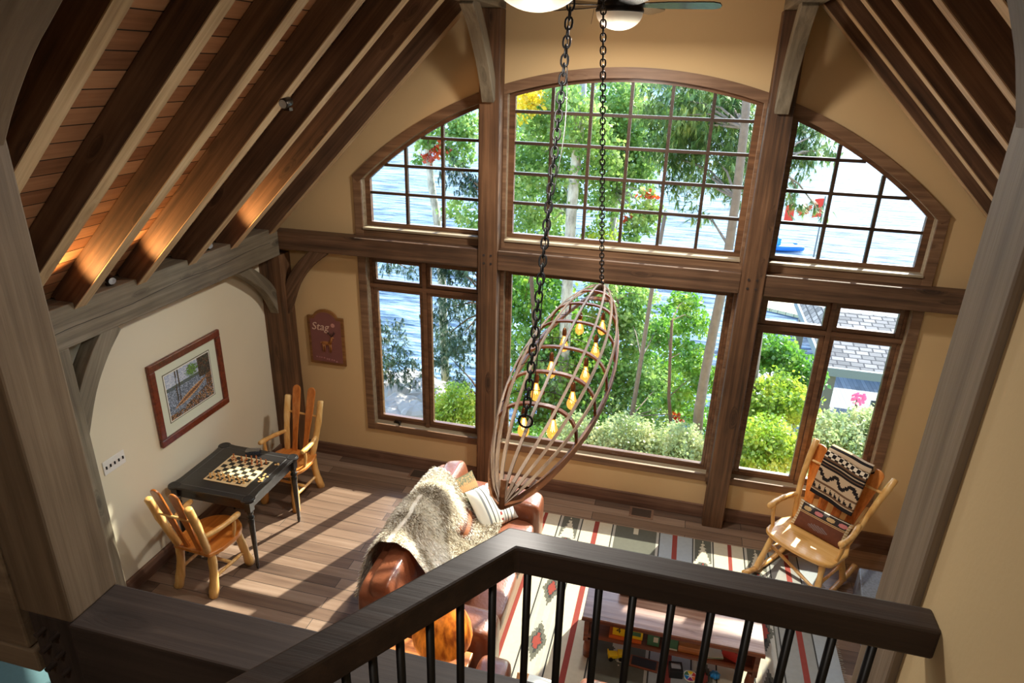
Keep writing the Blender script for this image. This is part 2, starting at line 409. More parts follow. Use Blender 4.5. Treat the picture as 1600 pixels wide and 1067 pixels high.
mb = MB(); mb.bx(-2.57, 2.57, -0.020, 0, 0.442, 0.521); trim(mb)
mb = MB(); mb.bx(-2.57, 2.57, -0.020, 0, 2.66, 2.7745); trim(mb)

# ---- windows: jambs, sash, bars and panes
FY0, FY1 = 0.075, 0.125
def wframe(mb, x0, x1, z0, z1, t, y0=FY0, y1=FY1):
    mb.bx(x0, x0 + t, y0, y1, z0, z1); mb.bx(x1 - t, x1, y0, y1, z0, z1)
    mb.bx(x0 + t, x1 - t, y0, y1, z0, z0 + t); mb.bx(x0 + t, x1 - t, y0, y1, z1 - t, z1)
def pane(x0, x1, z0, z1, par):
    mb = MB(); mb.bx(x0, x1, 0.099, 0.101, z0, z1); return mb.build('pane', W['glass'], parent=par)
wi = 1
def window_root(label):
    global wi
    o = bpy.data.objects.new('window_%d' % wi, None); COL.objects.link(o); o['kind'] = 'structure'; o['label'] = label; wi += 1
    return o
def sash(par, x0, x1, z0, z1, t=0.035):
    mb = MB(); wframe(mb, x0, x1, z0, z1, t); o = mb.build('sash', W['sash'], parent=par, bevel=0.004)
    pane(x0 + t, x1 - t, z0 + t, z1 - t, par); return o
def jambs(par, x0, x1, z0, z1):
    mb = MB(); t = 0.02
    mb.bx(x0 - t, x0, -0.0, 0.13, z0 - t, z1); mb.bx(x1, x1 + t, -0.0, 0.13, z0 - t, z1); mb.bx(x0, x1, 0, 0.13, z1, z1 + t)
    mb.build('jamb', W['jamb'], parent=par)
    mb = MB(); mb.bx(x0, x1, -0.005, 0.13, z0 - t, z0); mb.build('sill', W['jamb'], parent=par, bevel=0.003)
def side_lower(s):
    r = window_root('lower %s casement window with a transom above' % ('left' if s < 0 else 'right'))
    a, b_ = (-2.57, -1.33) if s < 0 else (1.33, 2.57)
    jambs(r, a, b_, 0.521, 2.46)
    mid = s * 1.955
    mb = MB()
    mb.bx(mid - 0.022, mid + 0.022, 0.05, 0.13, 0.521, 2.46); mb.bx(a, b_, 0.052, 0.128, 2.12, 2.165)
    wframe(mb, a, b_, 0.521, 2.46, 0.03, 0.07, 0.135)
    mb.build('frame', W['sash'], parent=r, bevel=0.004)
    for xa, xb in ((a + 0.03, mid - 0.022), (mid + 0.022, b_ - 0.03)):
        sash(r, xa, xb, 0.551, 2.12, 0.042); sash(r, xa, xb, 2.165, 2.43, 0.04)
    return r, a, b_
rl, _, _ = side_lower(-1)
rr, _, _ = side_lower(1)
# crank handle on the lower left window sill
mb = MB(); mb.tube([(-2.34, 0.05, 0.530), (-2.30, 0.04, 0.545), (-2.28, 0.02, 0.56), (-2.27, 0.0, 0.53)], 0.008, 6); mb.bx(-2.36, -2.28, 0.04, 0.075, 0.521, 0.54)
mb.build('crank_handle', W['bronze'], parent=rl)
r = window_root('large lower centre picture window between the posts')
jambs(r, -1.09, 1.09, 0.521, 2.46)
mb = MB(); wframe(mb, -1.09, 1.09, 0.521, 2.46, 0.03, 0.07, 0.135); mb.build('frame', W['sash'], parent=r, bevel=0.004)
sash(r, -1.06, 1.06, 0.551, 2.43, 0.03)
# arched windows
def arch_window(x0, x1, cols, label):
    r = window_root(label)
    RA = 3.782
    mb = MB(); t = 0.02
    top = lambda x, R=RA: ZC + sqrt(R * R - x * x)
    mb.bx(x0 - t, x0, 0, 0.13, 2.755, top(x0) - 0.0); mb.bx(x1, x1 + t, 0, 0.13, 2.755, top(x1))
    mb.build('jamb', W['jamb'], parent=r)
    mb = MB(); sector(mb, RA, RA + 0.02, x0, x1, 0, 0.13, 40); mb.build('jamb', W['jamb'], parent=r)
    mb = MB(); mb.bx(x0, x1, -0.032, 0.13, 2.755, 2.777); mb.build('sill', W['jamb'], parent=r, bevel=0.003)
    g0, g1 = x0 + 0.055, x1 - 0.055
    mb = MB()
    mb.bx(x0, g0, FY0, FY1, 2.775, top(x0) - 0.0 if abs(x0) < abs(x1) else top(x0)); mb.bx(g1, x1, FY0, FY1, 2.775, top(x1))
    mb.bx(g0, g1, FY0, FY1, 2.775, 2.818)
    sector(mb, 3.748, RA, x0 + 0.002, x1 - 0.002, FY0 - 0.003, FY1 + 0.003, 40)
    mb.build('sash', W['sash'], parent=r)
    mb = MB(); tm = 0.0140
    for x in cols: mb.bx(x - tm, x + tm, 0.08, 0.12, 2.818, ZC + sqrt(3.75 ** 2 - x * x))
    for z in (3.112, 3.388, 3.665, 3.94):
        q = (3.75 ** 2 - (z - ZC) ** 2)
        if q <= 0: continue
        w_ = sqrt(q); a = max(g0, -w_); b_ = min(g1, w_)
        if b_ - a > 0.05: mb.bx(a, b_, 0.082, 0.118, z - tm, z + tm)
    mb.build('muntin', W['muntin'], parent=r)
    mb = MB()
    n = 30
    poly = [(g0, 2.818), (g1, 2.818)] + [(g1 + (g0 - g1) * i / n, ZC + sqrt(3.75 ** 2 - (g1 + (g0 - g1) * i / n) ** 2)) for i in range(n + 1)]
    mb.prism([(p[0], p[1]) for p in poly], 0.002, Matrix(((1, 0, 0, 0), (0, 0, -1, 0.101), (0, 1, 0, 0), (0, 0, 0, 1))))
    mb.build('pane', W['glass'], parent=r)
    return r
arch_window(-2.57, -1.33, (-2.126, -1.745), 'upper left quarter-arch window of small panes')
arch_window(-1.09, 1.09, (-0.694, -0.347, 0.0, 0.347, 0.694), 'upper centre arched window of small panes')
arch_window(1.33, 2.57, (1.745, 2.126), 'upper right quarter-arch window of small panes')

# ============================================================ TIMBER FRAME
T = W['timber']; TZ = W['timberZ']
timber('timber_post', (-1.215, -0.083, 0), (-1.215, -0.083, 4.77), 0.165, 0.19, TZ, 'dark timber post between the left and centre windows', 'post', up=(1, 0, 0))
timber('timber_post', (1.21, -0.083, 0), (1.21, -0.083, 4.77), 0.165, 0.20, TZ, 'dark timber post between the centre and right windows', 'post', up=(1, 0, 0))
timber('timber_post', (-3.58, -0.10, 0), (-3.58, -0.10, 2.44), 0.20, 0.26, TZ, 'dark timber post in the corner behind the far log chair', 'post', up=(1, 0, 0))
timber('timber_post', (-3.588, -2.90, 0), (-3.588, -2.90, 2.44), 0.26, 0.236, W['grey_timber'], 'grey timber post against the left wall by the light switches', 'post', up=(1, 0, 0))
# pegs in the two window posts
for s, x in ((-1, -1.215), (1, 1.21)):
    root = [o for o in COL.objects if o.name.startswith('timber_post') and abs(o.location.x - x) < 0.01][0]
    for dx in (-0.035, 0.035):
        for z in (2.56, 2.64):
            mb = MB(); mb.tube([(0, 0, 0), (0, -0.006, 0)], 0.012, 8)
            o = mb.build('peg', W['dark_beam'], parent=root); o.matrix_parent_inverse = root.matrix_world.inverted(); o.location = (x + dx, -0.165, z)
# tie beams along the window wall (three lengths, cut by the posts)
for a, b_, lab in ((-3.71, -1.31, 'dark horizontal timber beam above the lower left window'), (-1.12, 1.11, 'dark horizontal timber beam above the big centre pane'), (1.31, 3.71, 'dark horizontal timber beam above the lower right window')):
    timber('tie_beam', (a, -0.075, 2.594), (b_, -0.075, 2.594), 0.15, 0.19, T, lab)
timber('eave_beam', (-3.59, -0.15, 2.583), (-3.59, -4.80, 2.583), 0.24, 0.30, W['grey_timber'], 'grey cracked timber beam carrying the left rafters above the left wall')
timber('eave_beam', (3.59, -0.15, 2.583), (3.59, -4.98, 2.583), 0.24, 0.30, W['grey_timber'], 'grey timber beam under the right rafters, hidden behind the foreground post')
cb_ = [o for o in COL.objects if o.name == 'eave_beam'][0]
mb = MB(); rcr = random.Random(4); pts = []
for k in range(40):
    f = k / 39; pts.append(Vector((-3.4695, -0.30 - 2.9 * f, 2.60 - 0.05 * f + 0.008 * sin(f * 17) + rcr.uniform(-.002, .002))))
mb.tube(pts, 0.0022, 4); o = mb.build('crack', W['blackpl'], parent=cb_); o.matrix_parent_inverse = cb_.matrix_world.inverted()
for s in (-1, 1):
    timber('purlin_beam', (s * 1.215, 0, 4.87), (s * 1.215, -9.5, 4.87), 0.19, 0.20, W['grey_timber'], 'pale timber purlin running over the %s window post' % ('left' if s < 0 else 'right'))
timber('ridge_beam', (0, 0, 6.05), (0, -9.5, 6.05), 0.2, 0.25, W['grey_timber'], 'timber ridge beam at the top of the roof', 'beam')

def brace(name, pts, w, thick, nrm, m, label, parent=None, pegs=()):
    """curved brace: centreline pts, in-plane width w, thickness along nrm"""
    pts = [Vector(p) for p in pts]; nrm = Vector(nrm).normalized()
    M = frame_from(pts[0], pts[-1], nrm); Mi = M.inverted()
    # smooth the centreline
    cl = []
    n = 12; k = len(pts) - 1
    for i in range(n + 1):
        t = i / n * k; j = min(int(t), k - 1); f = t - j
        p0 = pts[max(j - 1, 0)]; p1 = pts[j]; p2 = pts[j + 1]; p3 = pts[min(j + 2, k)]
        cl.append(0.5 * ((2 * p1) + (p2 - p0) * f + (2 * p0 - 5 * p1 + 4 * p2 - p3) * f * f + (3 * p1 - p0 - 3 * p2 + p3) * f ** 3))
    up = []; dn = []
    for i, p in enumerate(cl):
        t = (cl[min(i + 1, n)] - cl[max(i - 1, 0)]).normalized(); s_ = t.cross(nrm).normalized()
        ww = w[0] + (w[1] - w[0]) * i / n if isinstance(w, tuple) else w
        up.append(Mi @ (p + s_ * ww / 2)); dn.append(Mi @ (p - s_ * ww / 2))
    mb = MB(); vs = []
    for a, b_ in zip(up, dn):
        for z in (-thick / 2, thick / 2):
            vs.append(a + Vector((0, 0, z))); vs.append(b_ + Vector((0, 0, z)))
    fs = []
    for i in range(n):
        q = 4 * i; r = 4 * (i + 1)
        fs += [(q, q + 1, r + 1, r), (q + 2, r + 2, r + 3, q + 3), (q, r, r + 2, q + 2), (q + 1, q + 3, r + 3, r + 1)]
    fs += [(0, 2, 3, 1), (4 * n, 4 * n + 1, 4 * n + 3, 4 * n + 2)]
    mb.add(vs, fs)
    o = mb.build(name, m, bevel=0.006); o.matrix_world = M
    tag(o, label, 'brace')
    for p in pegs:
        b2 = MB(); b2.tube([(0, 0, 0), (0, -0.004, 0)], 0.014, 8)
        q = b2.build('peg', W['blackpl'], parent=o); q.matrix_parent_inverse = o.matrix_world.inverted(); q.location = p
    return o
brace('knee_brace', [(-1.215, -0.15, 4.05), (-1.215, -0.30, 4.32), (-1.215, -0.55, 4.62), (-1.215, -0.78, 4.80)], 0.13, 0.11, (1, 0, 0), W['grey_timber'], 'grey curved brace rising from the post left of the centre window')
brace('knee_brace', [(1.21, -0.15, 4.05), (1.21, -0.30, 4.32), (1.21, -0.55, 4.62), (1.21, -0.78, 4.80)], 0.13, 0.11, (1, 0, 0), W['grey_timber'], 'grey curved brace rising from the post right of the centre window')
brace('knee_brace', [(-3.51, -0.10, 1.80), (-3.37, -0.10, 2.14), (-3.19, -0.10, 2.37), (-2.97, -0.10, 2.54)], 0.13, 0.09, (0, 1, 0), T, 'curved brace from the corner post to the beam over the carved stag sign')
brace('knee_brace', [(-3.58, -0.09, 1.72), (-3.58, -0.28, 2.07), (-3.58, -0.50, 2.28), (-3.58, -0.76, 2.46)], 0.13, 0.10, (1, 0, 0), W['grey_timber'], 'curved brace from the corner post to the eave beam over the left wall')
brace('knee_brace', [(-3.54, -2.87, 1.70), (-3.54, -2.70, 2.06), (-3.54, -2.52, 2.30), (-3.54, -2.35, 2.46)], 0.15, 0.13, (1, 0, 0), W['grey_timber'], 'straight grey brace between the wall post and eave beam left of the framed picture')

# rafters
def rafter(s, y, m, label, foot=3.52, C0=None):
    C0 = C0 if C0 is not None else (6.16 if s < 0 else 6.20)
    D = 0.18; d = Vector((-s, 0, 1)).normalized(); nrm = Vector((s, 0, 1)).normalized()
    bot = Vector((s * foot, y, C0 - foot)); topl = (foot - 0.05) * sqrt(2)
    c = bot + nrm * (D / 2)
    o = timber('rafter', c, c + d * topl, 0.10, D, m, label, 'rafter', up=nrm, bevel=0.005)
    mb = MB(); mb.bx(0.02, topl, -0.05, 0.05, -D / 2 - 0.006, -D / 2)
    q = mb.build('lit_soffit_strip', W['soffit'], parent=o)
    return o
ordl = ['nearest the window wall', 'second from the window wall', 'third from the window wall', 'fourth from the window wall', 'fifth from the window wall', 'sixth from the window wall', 'seventh from the window wall', 'eighth from the window wall']
for k in range(8):
    y = -0.29 - 0.58 * k if k else -0.25
    orange = k in (1, 3, 4)
    rafter(-1, y, W['rafter_dark'], '%s rafter on the left slope, %s' % ('orange-lit brown' if orange else 'dark brown', ordl[k]))
    y = -0.10 if k == 0 else -0.68 - 0.58 * (k - 1)
    rafter(1, y, W['rafter_dark'], 'dark brown rafter on the right slope, %s' % ordl[k])

# loft edge: posts, beam, braces
LT = W['loft_timber']
mb = MB(); mb.bx(0, 3.3, -0.105, 0.105, -0.09, 0.09)
p = timber('loft_post', (-1.225, -4.893, 2.71), (-1.225, -4.893, 4.78), 0.183, 0.20, LT, 'broad grey-brown timber post in the left foreground with pegs below', 'post', up=(1, 0, 0))
mb = MB(); mb.bx(-2.72, 0.0, -0.088, 0.088, -0.075, 0.088); mb.build('lower_shaft', W['dark_beam'], parent=p, bevel=0.006)
for i, (x, z) in enumerate(((-1.25, 2.655), (-1.20, 2.648), (-1.25, 2.585), (-1.20, 2.572), (-1.25, 2.51), (-1.197, 2.50))):
    b2 = MB(); b2.tube([(0, 0.02, 0), (0, -0.032, -0.003)], 0.0095, 10)
    q = b2.build('peg', W['dark_beam'], parent=p); q.matrix_parent_inverse = p.matrix_world.inverted(); q.location = (x, -4.98, z)
timber('loft_post', (1.17, -4.89, 0), (1.17, -4.89, 4.78), 0.18, 0.19, LT, 'grey-brown timber post in the right foreground against the khaki wall', 'post', up=(1, 0, 0))
timber('loft_beam', (-1.135, -4.898, 2.583), (1.075, -4.898, 2.583), 0.19, 0.255, W['dark_beam'], 'dark timber beam at the loft edge below the handrail', 'beam')
timber('loft_beam', (-3.9, -4.898, 2.80), (-1.325, -4.898, 2.80), 0.19, 0.49, LT, 'deep brown timber beam left of the foreground post', 'beam')
timber('loft_beam', (-3.9, -4.898, 2.503), (-1.31, -4.898, 2.503), 0.188, 0.095, LT, 'thin brown timber beam under the deep one left of the foreground post', 'beam')
timber('collar_beam', (-1.6, -4.89, 4.90), (1.6, -4.89, 4.90), 0.18, 0.22, LT, 'timber collar beam above the loft edge out of view', 'beam')
brace('loft_brace', [(-1.22, -4.89, 4.06), (-1.13, -4.89, 4.21), (-1.01, -4.89, 4.365), (-0.90, -4.89, 4.475), (-0.62, -4.89, 4.76)], 0.11, 0.16, (0, 1, 0), LT, 'curved grey brace leaning inward from the left foreground post')
brace('loft_brace', [(1.17, -4.89, 4.10), (1.115, -4.89, 4.32), (1.07, -4.89, 4.45), (0.93, -4.89, 4.76)], 0.11, 0.16, (0, 1, 0), LT, 'curved grey brace leaning inward from the right foreground post')

# loft floor (behind the rail, below the camera)
mb = MB()
poly = [(0.30, -5.0), (1.09, -5.0), (1.09, -9.6), (-3.2, -9.6), (-0.95, -7.1)]
mb.prism(poly, 0.12, Matrix.Translation((0, 0, 2.20)))
mb2 = mb.build('trim_%d' % tn, W['floor']); mb2['kind'] = 'structure'; tn += 1

# ---- guard rail
rail = thing('guard_rail', 'dark wooden loft handrail with a bend and black iron balusters', 'railing', (0.258, -5.05, 2.45))
RO = Vector((0.258, -5.05, 2.45))
def railbar(p0, p1, name, m0=0.0, m1=0.0):
    p0 = Vector(p0); p1 = Vector(p1); d = (p1 - p0).normalized(); s_ = Vector((d.y, -d.x, 0))  # toward the right of travel
    return d, s_
# back (outer) edge corner B and front corner from measured points, top z = 3.40
zt = 3.40
back = [Vector((1.09, -5.028, zt)), Vector((0.256, -5.018, zt)), Vector((-0.36, -5.945, zt))]
frnt = [Vector((1.09, -5.091, zt)), Vector((0.273, -5.081, zt)), Vector((-0.305, -5.975 + 0.0, zt))]
d2 = (back[2] - back[1]).normalized(); n2 = Vector((-d2.y, d2.x, 0)); n2 = n2 if n2.x > 0 else -n2
frnt[2] = back[2] + n2 * 0.063
# corner of the front edge on the mitre
a1 = Vector((0, -1, 0)); 
# intersection of front lines
def isect(p, d, q, e):
    det = d.x * e.y - d.y * e.x; t = ((q.x - p.x) * e.y - (q.y - p.y) * e.x) / det; return p + d * t
frnt[1] = isect(frnt[0], (Vector((0.256, -5.081, zt)) - frnt[0]), frnt[2], d2)
mb = MB(); th = 0.068
vs = []
for k in (0, 1, 2): vs += [back[k], frnt[k], frnt[k] - Vector((0, 0, th)), back[k] - Vector((0, 0, th))]
fs = [(3, 2, 1, 0), (8, 9, 10, 11)]
for k in (0, 4): fs += [(k, k + 1, k + 5, k + 4), (k + 1, k + 2, k + 6, k + 5), (k + 2, k + 3, k + 7, k + 6), (k + 3, k, k + 4, k + 7)]
mb.add(vs, fs)
o = mb.build('handrail', W['rail'], parent=rail, off=RO, bevel=0.006)
def baluster(p):
    mb = MB(); mb.tube([Vector((p.x, p.y, 2.32)), Vector((p.x, p.y, zt - th))], 0.0088, 10)
    return mb.build('baluster', W['iron'], parent=rail, off=RO, smooth=True)
for u, v in ((824, 898), (877.5, 906), (936, 920), (989, 934), (1049.5, 946), (1111.6, 956), (1171.8, 970), (1235.4, 985.5), (1300.8, 999), (1364.4, 1011)):
    q = aty(u, v, -5.06); baluster(Vector((q.x, -5.056, 0)))
for u, v in ((770, 903), (719, 927), (671, 954.5), (623.5, 975), (580, 997.5), (537, 1020), (492, 1045), (448, 1070)):
    # meet the vertical plane through the left rail's centre line
    c = (back[1] + frnt[1]) / 2; nn = n2; r_ = ray(u, v); t = (c - CAMP).dot(nn) / r_.dot(nn); q = CAMP + r_ * t
    baluster(q)
# ============================================================ FURNITURE
def logtube(mb, p0, p1, r0, r1=None, bend=(0, 0, 0), knob=0.12, n=9, k=8, seed=0):
    rnd = random.Random(seed); p0 = Vector(p0); p1 = Vector(p1); r1 = r1 or r0
    pts = []; rs = []
    for i in range(k + 1):
        t = i / k; p = p0.lerp(p1, t) + Vector(bend) * sin(pi * t)
        pts.append(p); rs.append((r0 + (r1 - r0) * t) * (1 + rnd.uniform(-knob, knob)))
    d = (pts[1] - pts[0]).normalized()
    pts = [pts[0]] + pts; rs = [rs[0] * 0.8] + rs; pts[1] = pts[0] + d * 0.012
    d = (pts[-1] - pts[-2]).normalized(); pts.append(pts[-1] + d * 0.010); rs.append(rs[-1] * 0.75)
    mb.tube(pts, rs, n)
def paddle(w0, w1, L, t):      # slat outline in local XZ, thickness along Y
    pts = []
    n = 14
    prof = lambda q: w0 + (w1 - w0) * min(1, q * 1.25) - (0.012 * sin(pi * min(1, q * 1.6)))
    right = [(prof(i / n) / 2, L * i / n * 0.93) for i in range(n + 1)]
    wtop = right[-1][0]
    cap = [(wtop * cos(a), L * 0.93 + L * 0.07 * sin(a)) for a in [pi / 2 * j / 5 for j in range(1, 6)]]
    r = right + cap
    l_ = [(-x, z) for x, z in reversed(r)]
    poly = r + l_[1:]
    return poly
def log_chair(label, loc, rz):
    t = thing('log_chair', label, 'chair', loc, rz, None)
    # seat: D-shaped slab, flat at the back
    mb = MB(); n = 20; poly = []
    for i in range(n + 1):
        a = pi * i / n; poly.append((0.245 * cos(a), 0.02 + 0.25 * sin(a)))
    poly += [(-0.235, -0.12), (-0.19, -0.235), (0.19, -0.235), (0.235, -0.12)]
    mb.prism(poly, 0.042, Matrix.Translation((0, 0, 0.395)))
    mb.build('seat', W['seat'], parent=t, bevel=0.012, seg=3)
    legs = [((-0.17, -0.19, 0.40), (-0.19, -0.26, 0.0), (0.0, 0.02, 0)), ((0.17, -0.19, 0.40), (0.185, -0.26, 0.0), (0, 0.015, 0)),
            ((-0.16, 0.14, 0.40), (-0.20, 0.21, 0.0), (0, 0, 0)), ((0.16, 0.14, 0.40), (0.20, 0.20, 0.0), (0.0, 0, 0))]
    for i, (a, b_, be) in enumerate(legs):
        mb = MB(); logtube(mb, a, b_, 0.034, 0.042, be, seed=i); mb.build('leg', W['log'], parent=t, smooth=True)
    for s in (-1, 1):
        mb = MB(); logtube(mb, (s * 0.18, -0.22, 0.17), (s * 0.185, 0.17, 0.16), 0.015, seed=9 + s); mb.build('stretcher', W['log'], parent=t, smooth=True)
    mb = MB(); logtube(mb, (-0.18, 0.0, 0.165), (0.18, 0.0, 0.165), 0.015, seed=12); mb.build('stretcher', W['log'], parent=t, smooth=True)
    for s in (-1, 1):
        mb = MB(); logtube(mb, (s * 0.155, -0.205, 0.42), (s * 0.20, -0.37, 0.99), 0.031, 0.035, (s * 0.012, 0, 0), seed=20 + s); mb.build('back_post', W['log'], parent=t, smooth=True)
        mb = MB(); mb.prism(paddle(0.058, 0.092, 0.72, 0.02), 0.020, Matrix.Translation((s * 0.062, -0.195, 0.435)) @ Matrix.Rotation(radians(15.5), 4, 'X') @ Matrix.Rotation(radians(s * 2.5), 4, 'Y') @ Matrix.Rotation(radians(90), 4, 'X'))
        mb.build('back_slat', W['slat'], parent=t, bevel=0.006)
        mb = MB(); logtube(mb, (s * 0.175, -0.27, 0.625), (s * 0.255, 0.09, 0.645), 0.022, 0.027, (s * 0.02, 0, 0), seed=30 + s); mb.build('arm', W['log'], parent=t, smooth=True)
        mb = MB(); logtube(mb, (s * 0.215, 0.03, 0.42), (s * 0.245, 0.035, 0.635), 0.015, 0.017, (s * 0.01, 0, 0), seed=40 + s); mb.build('arm_support', W['log'], parent=t, smooth=True)
    mb = MB(); logtube(mb, (-0.18, -0.325, 0.83), (0.18, -0.325, 0.83), 0.012, seed=50); mb.build('crosspiece', W['log'], parent=t, smooth=True)
    return t
log_chair('honey log chair seen from behind, pulled up to the near end of the games table', (-3.165, -2.115, 0), radians(-4))
log_chair('honey log chair facing the camera at the far end of the games table', (-3.15, -0.885, 0), radians(176))

# ---- games table
tb = thing('games_table', 'black square games table with turned legs and round cup corners', 'table', (-3.22, -1.61, 0))
X0, X1, Y0, Y1 = -0.435, 0.435, -0.415, 0.415
poly = []
def arc(cx, cy, r, a0, a1, n=10): return [(cx + r * cos(a0 + (a1 - a0) * i / n), cy + r * sin(a0 + (a1 - a0) * i / n)) for i in range(n + 1)]
rc = 0.062
for cx, cy, a in ((X1 - rc, Y1 - rc, 0), (X0 + rc, Y1 - rc, 90), (X0 + rc, Y0 + rc, 180), (X1 - rc, Y0 + rc, 270)):
    poly += arc(cx, cy, rc, radians(a - 35), radians(a + 125))
# pull the sides in between the corner rounds
out = []
k = len(poly)
mb = MB(); ins = 0.03
body = []
corners = [arc(X1 - rc, Y1 - rc, rc, radians(-50), radians(140)), arc(X0 + rc, Y1 - rc, rc, radians(40), radians(230)),
           arc(X0 + rc, Y0 + rc, rc, radians(130), radians(320)), arc(X1 - rc, Y0 + rc, rc, radians(220), radians(410))]
mids = [[(0.27, Y1 - ins), (-0.27, Y1 - ins)], [(X0 + ins, 0.25), (X0 + ins, -0.25)], [(-0.27, Y0 + ins), (0.27, Y0 + ins)], [(X1 - ins, -0.25), (X1 - ins, 0.25)]]
for c, m in zip(corners, mids): body += c + m
mb.prism(body, 0.022, Matrix.Translation((0, 0, 0.738)))
mb.build('table_top', W['black'], parent=tb, bevel=0.005)
# incised border lines and cups
mb = MB()
for a in (0.33,):
    for s in (-1, 1):
        mb.bx(-0.33, 0.33, s * 0.325 - 0.002, s * 0.325 + 0.002, 0.760, 0.7612); mb.bx(s * 0.345 - 0.002, s * 0.345 + 0.002, -0.31, 0.31, 0.760, 0.7612)
mb.build('inlay_line', plain('dark_inlay', (0.10, 0.10, 0.10, 1), rough=0.3), parent=tb)
for sx in (-1, 1):
    for sy in (-1, 1):
        mb = MB(); mb.lathe([(0.030, 0.759), (0.042, 0.763), (0.046, 0.763), (0.048, 0.760), (0.040, 0.7595), (0.034, 0.7600)], 20, Matrix.Translation((sx * (X1 - rc), sy * (Y1 - rc), 0)), cap=False)
        mb.lathe([(0.001, 0.7602), (0.032, 0.7604)], 20, Matrix.Translation((sx * (X1 - rc), sy * (Y1 - rc), 0)), cap=False)
        mb.build('cup_holder', W['blackpl'], parent=tb, smooth=True)
mb = MB()
for s in (-1, 1):
    mb.bx(-0.34, 0.34, s * 0.345 - 0.01, s * 0.345 + 0.01, 0.635, 0.738)
    mb.bx(s * 0.365 - 0.01, s * 0.365 + 0.01, -0.33, 0.33, 0.635, 0.738)
mb.build('apron', W['black'], parent=tb, bevel=0.004)
legp = [(0.010, 0.0), (0.014, 0.02), (0.017, 0.05), (0.013, 0.06), (0.016, 0.08), (0.027, 0.50), (0.029, 0.53), (0.021, 0.545), (0.032, 0.56), (0.032, 0.575), (0.022, 0.59), (0.030, 0.61), (0.030, 0.63), (0.024, 0.64)]
for sx in (-1, 1):
    for sy in (-1, 1):
        mb = MB(); x, y = sx * (X1 - rc), sy * (Y1 - rc)
        mb.lathe(legp, 18, Matrix.Translation((x, y, 0))); mb.bx(x - 0.03, x + 0.03, y - 0.03, y + 0.03, 0.632, 0.738)
        mb.build('leg', W['black'], parent=tb, auto=35)

# ---- chess board and pieces
BX0, BX1, BY0, BY1, BZ = -3.405, -2.965, -1.825, -1.39, 0.762
pale = plain('maple_inlay', srgb(232, 208, 160), rough=0.35); darkq = plain('dark_square', srgb(40, 40, 34), rough=0.35)
cb = thing('chess_board', 'cream and black chequered chess board on the black games table', 'board', ((BX0 + BX1) / 2, (BY0 + BY1) / 2, BZ - 0.001))
mb = MB(); mb.bx(BX0, BX1, BY0, BY1, BZ - 0.001, BZ + 0.004); mb.build('board', pale, parent=cb, off=cb.location, bevel=0.001)
mb = MB(); bw = 0.020
sw = (BX1 - BX0 - 2 * bw) / 8; sh = (BY1 - BY0 - 2 * bw) / 8
for i in range(8):
    for j in range(8):
        if (i + j) % 2 == 0:
            mb.bx(BX0 + bw + i * sw, BX0 + bw + (i + 1) * sw, BY0 + bw + j * sh, BY0 + bw + (j + 1) * sh, BZ + 0.004, BZ + 0.0046)
mb.build('dark_squares', darkq, parent=cb, off=cb.location)
pw = wood('boxwood_piece', srgb(206, 156, 88), srgb(228, 184, 116), srgb(240, 204, 144), axis='Z', rough=0.35, knots=0, rnd=False)
pr = wood('redwood_piece', srgb(150, 84, 44), srgb(186, 112, 62), srgb(210, 140, 86), axis='Z', rough=0.35, knots=0, rnd=False)
prof = {
 'pawn': [(0.0085, 0), (0.0085, 0.003), (0.006, 0.006), (0.0035, 0.012), (0.003, 0.018), (0.005, 0.019), (0.0035, 0.020), (0.005, 0.023), (0.005, 0.026), (0.003, 0.029), (0.0003, 0.030)],
 'rook': [(0.0095, 0), (0.0095, 0.004), (0.007, 0.008), (0.005, 0.014), (0.005, 0.026), (0.0075, 0.029), (0.0075, 0.036), (0.0055, 0.036), (0.0053, 0.033)],
 'bishop': [(0.0095, 0), (0.0095, 0.004), (0.006, 0.009), (0.0038, 0.018), (0.0035, 0.028), (0.006, 0.030), (0.004, 0.032), (0.006, 0.037), (0.005, 0.042), (0.002, 0.046), (0.0022, 0.048), (0.0003, 0.050)],
 'knight': [(0.0095, 0), (0.0095, 0.004), (0.007, 0.008), (0.0055, 0.014)],
 'queen': [(0.010, 0), (0.010, 0.004), (0.007, 0.009), (0.004, 0.02), (0.0038, 0.036), (0.0065, 0.038), (0.0045, 0.040), (0.0075, 0.050), (0.004, 0.050), (0.003, 0.054), (0.0003, 0.056)],
 'king': [(0.010, 0), (0.010, 0.004), (0.007, 0.009), (0.0045, 0.02), (0.004, 0.038), (0.007, 0.040), (0.005, 0.042), (0.0075, 0.053), (0.003, 0.055), (0.0003, 0.056)]}
protos = {}
def chess(kind, col, x, y, lab, grp):
    S = 1.15
    key = (kind, col)
    if key not in protos:
        mb = MB(); mb.lathe([(r * S, z * S) for r, z in prof[kind]], 12)
        if kind == 'knight':
            mb.prism([(-0.006, 0.012), (0.006, 0.012), (0.005, 0.022), (0.0075, 0.028), (0.004, 0.034), (0.001, 0.040), (-0.001, 0.043), (-0.003, 0.039), (-0.009, 0.033), (-0.0085, 0.029), (-0.003, 0.029), (-0.005, 0.02)], 0.007, Matrix.Rotation(radians(90), 4, 'X') @ Matrix.Translation((0, 0, -0.0035)) @ Matrix.Scale(S, 4))
        if kind == 'king': mb.box((0, 0, 0.060 * S), (0.0025, 0.0025, 0.012)); mb.box((0, 0, 0.061 * S), (0.008, 0.0025, 0.0025))
        o = mb.build('chess_' + kind, pw if col == 'w' else pr, auto=50); protos[key] = o
    else:
        o = protos[key].copy(); COL.objects.link(o)
    o.location = (x, y, BZ + 0.0048); o.rotation_euler = (0, 0, random.uniform(0, 6))
    tag(o, lab, 'chess piece', grp); return o
sq = lambda i, j: (BX0 + bw + (i + .5) * sw, BY0 + bw + (j + .5) * sh)
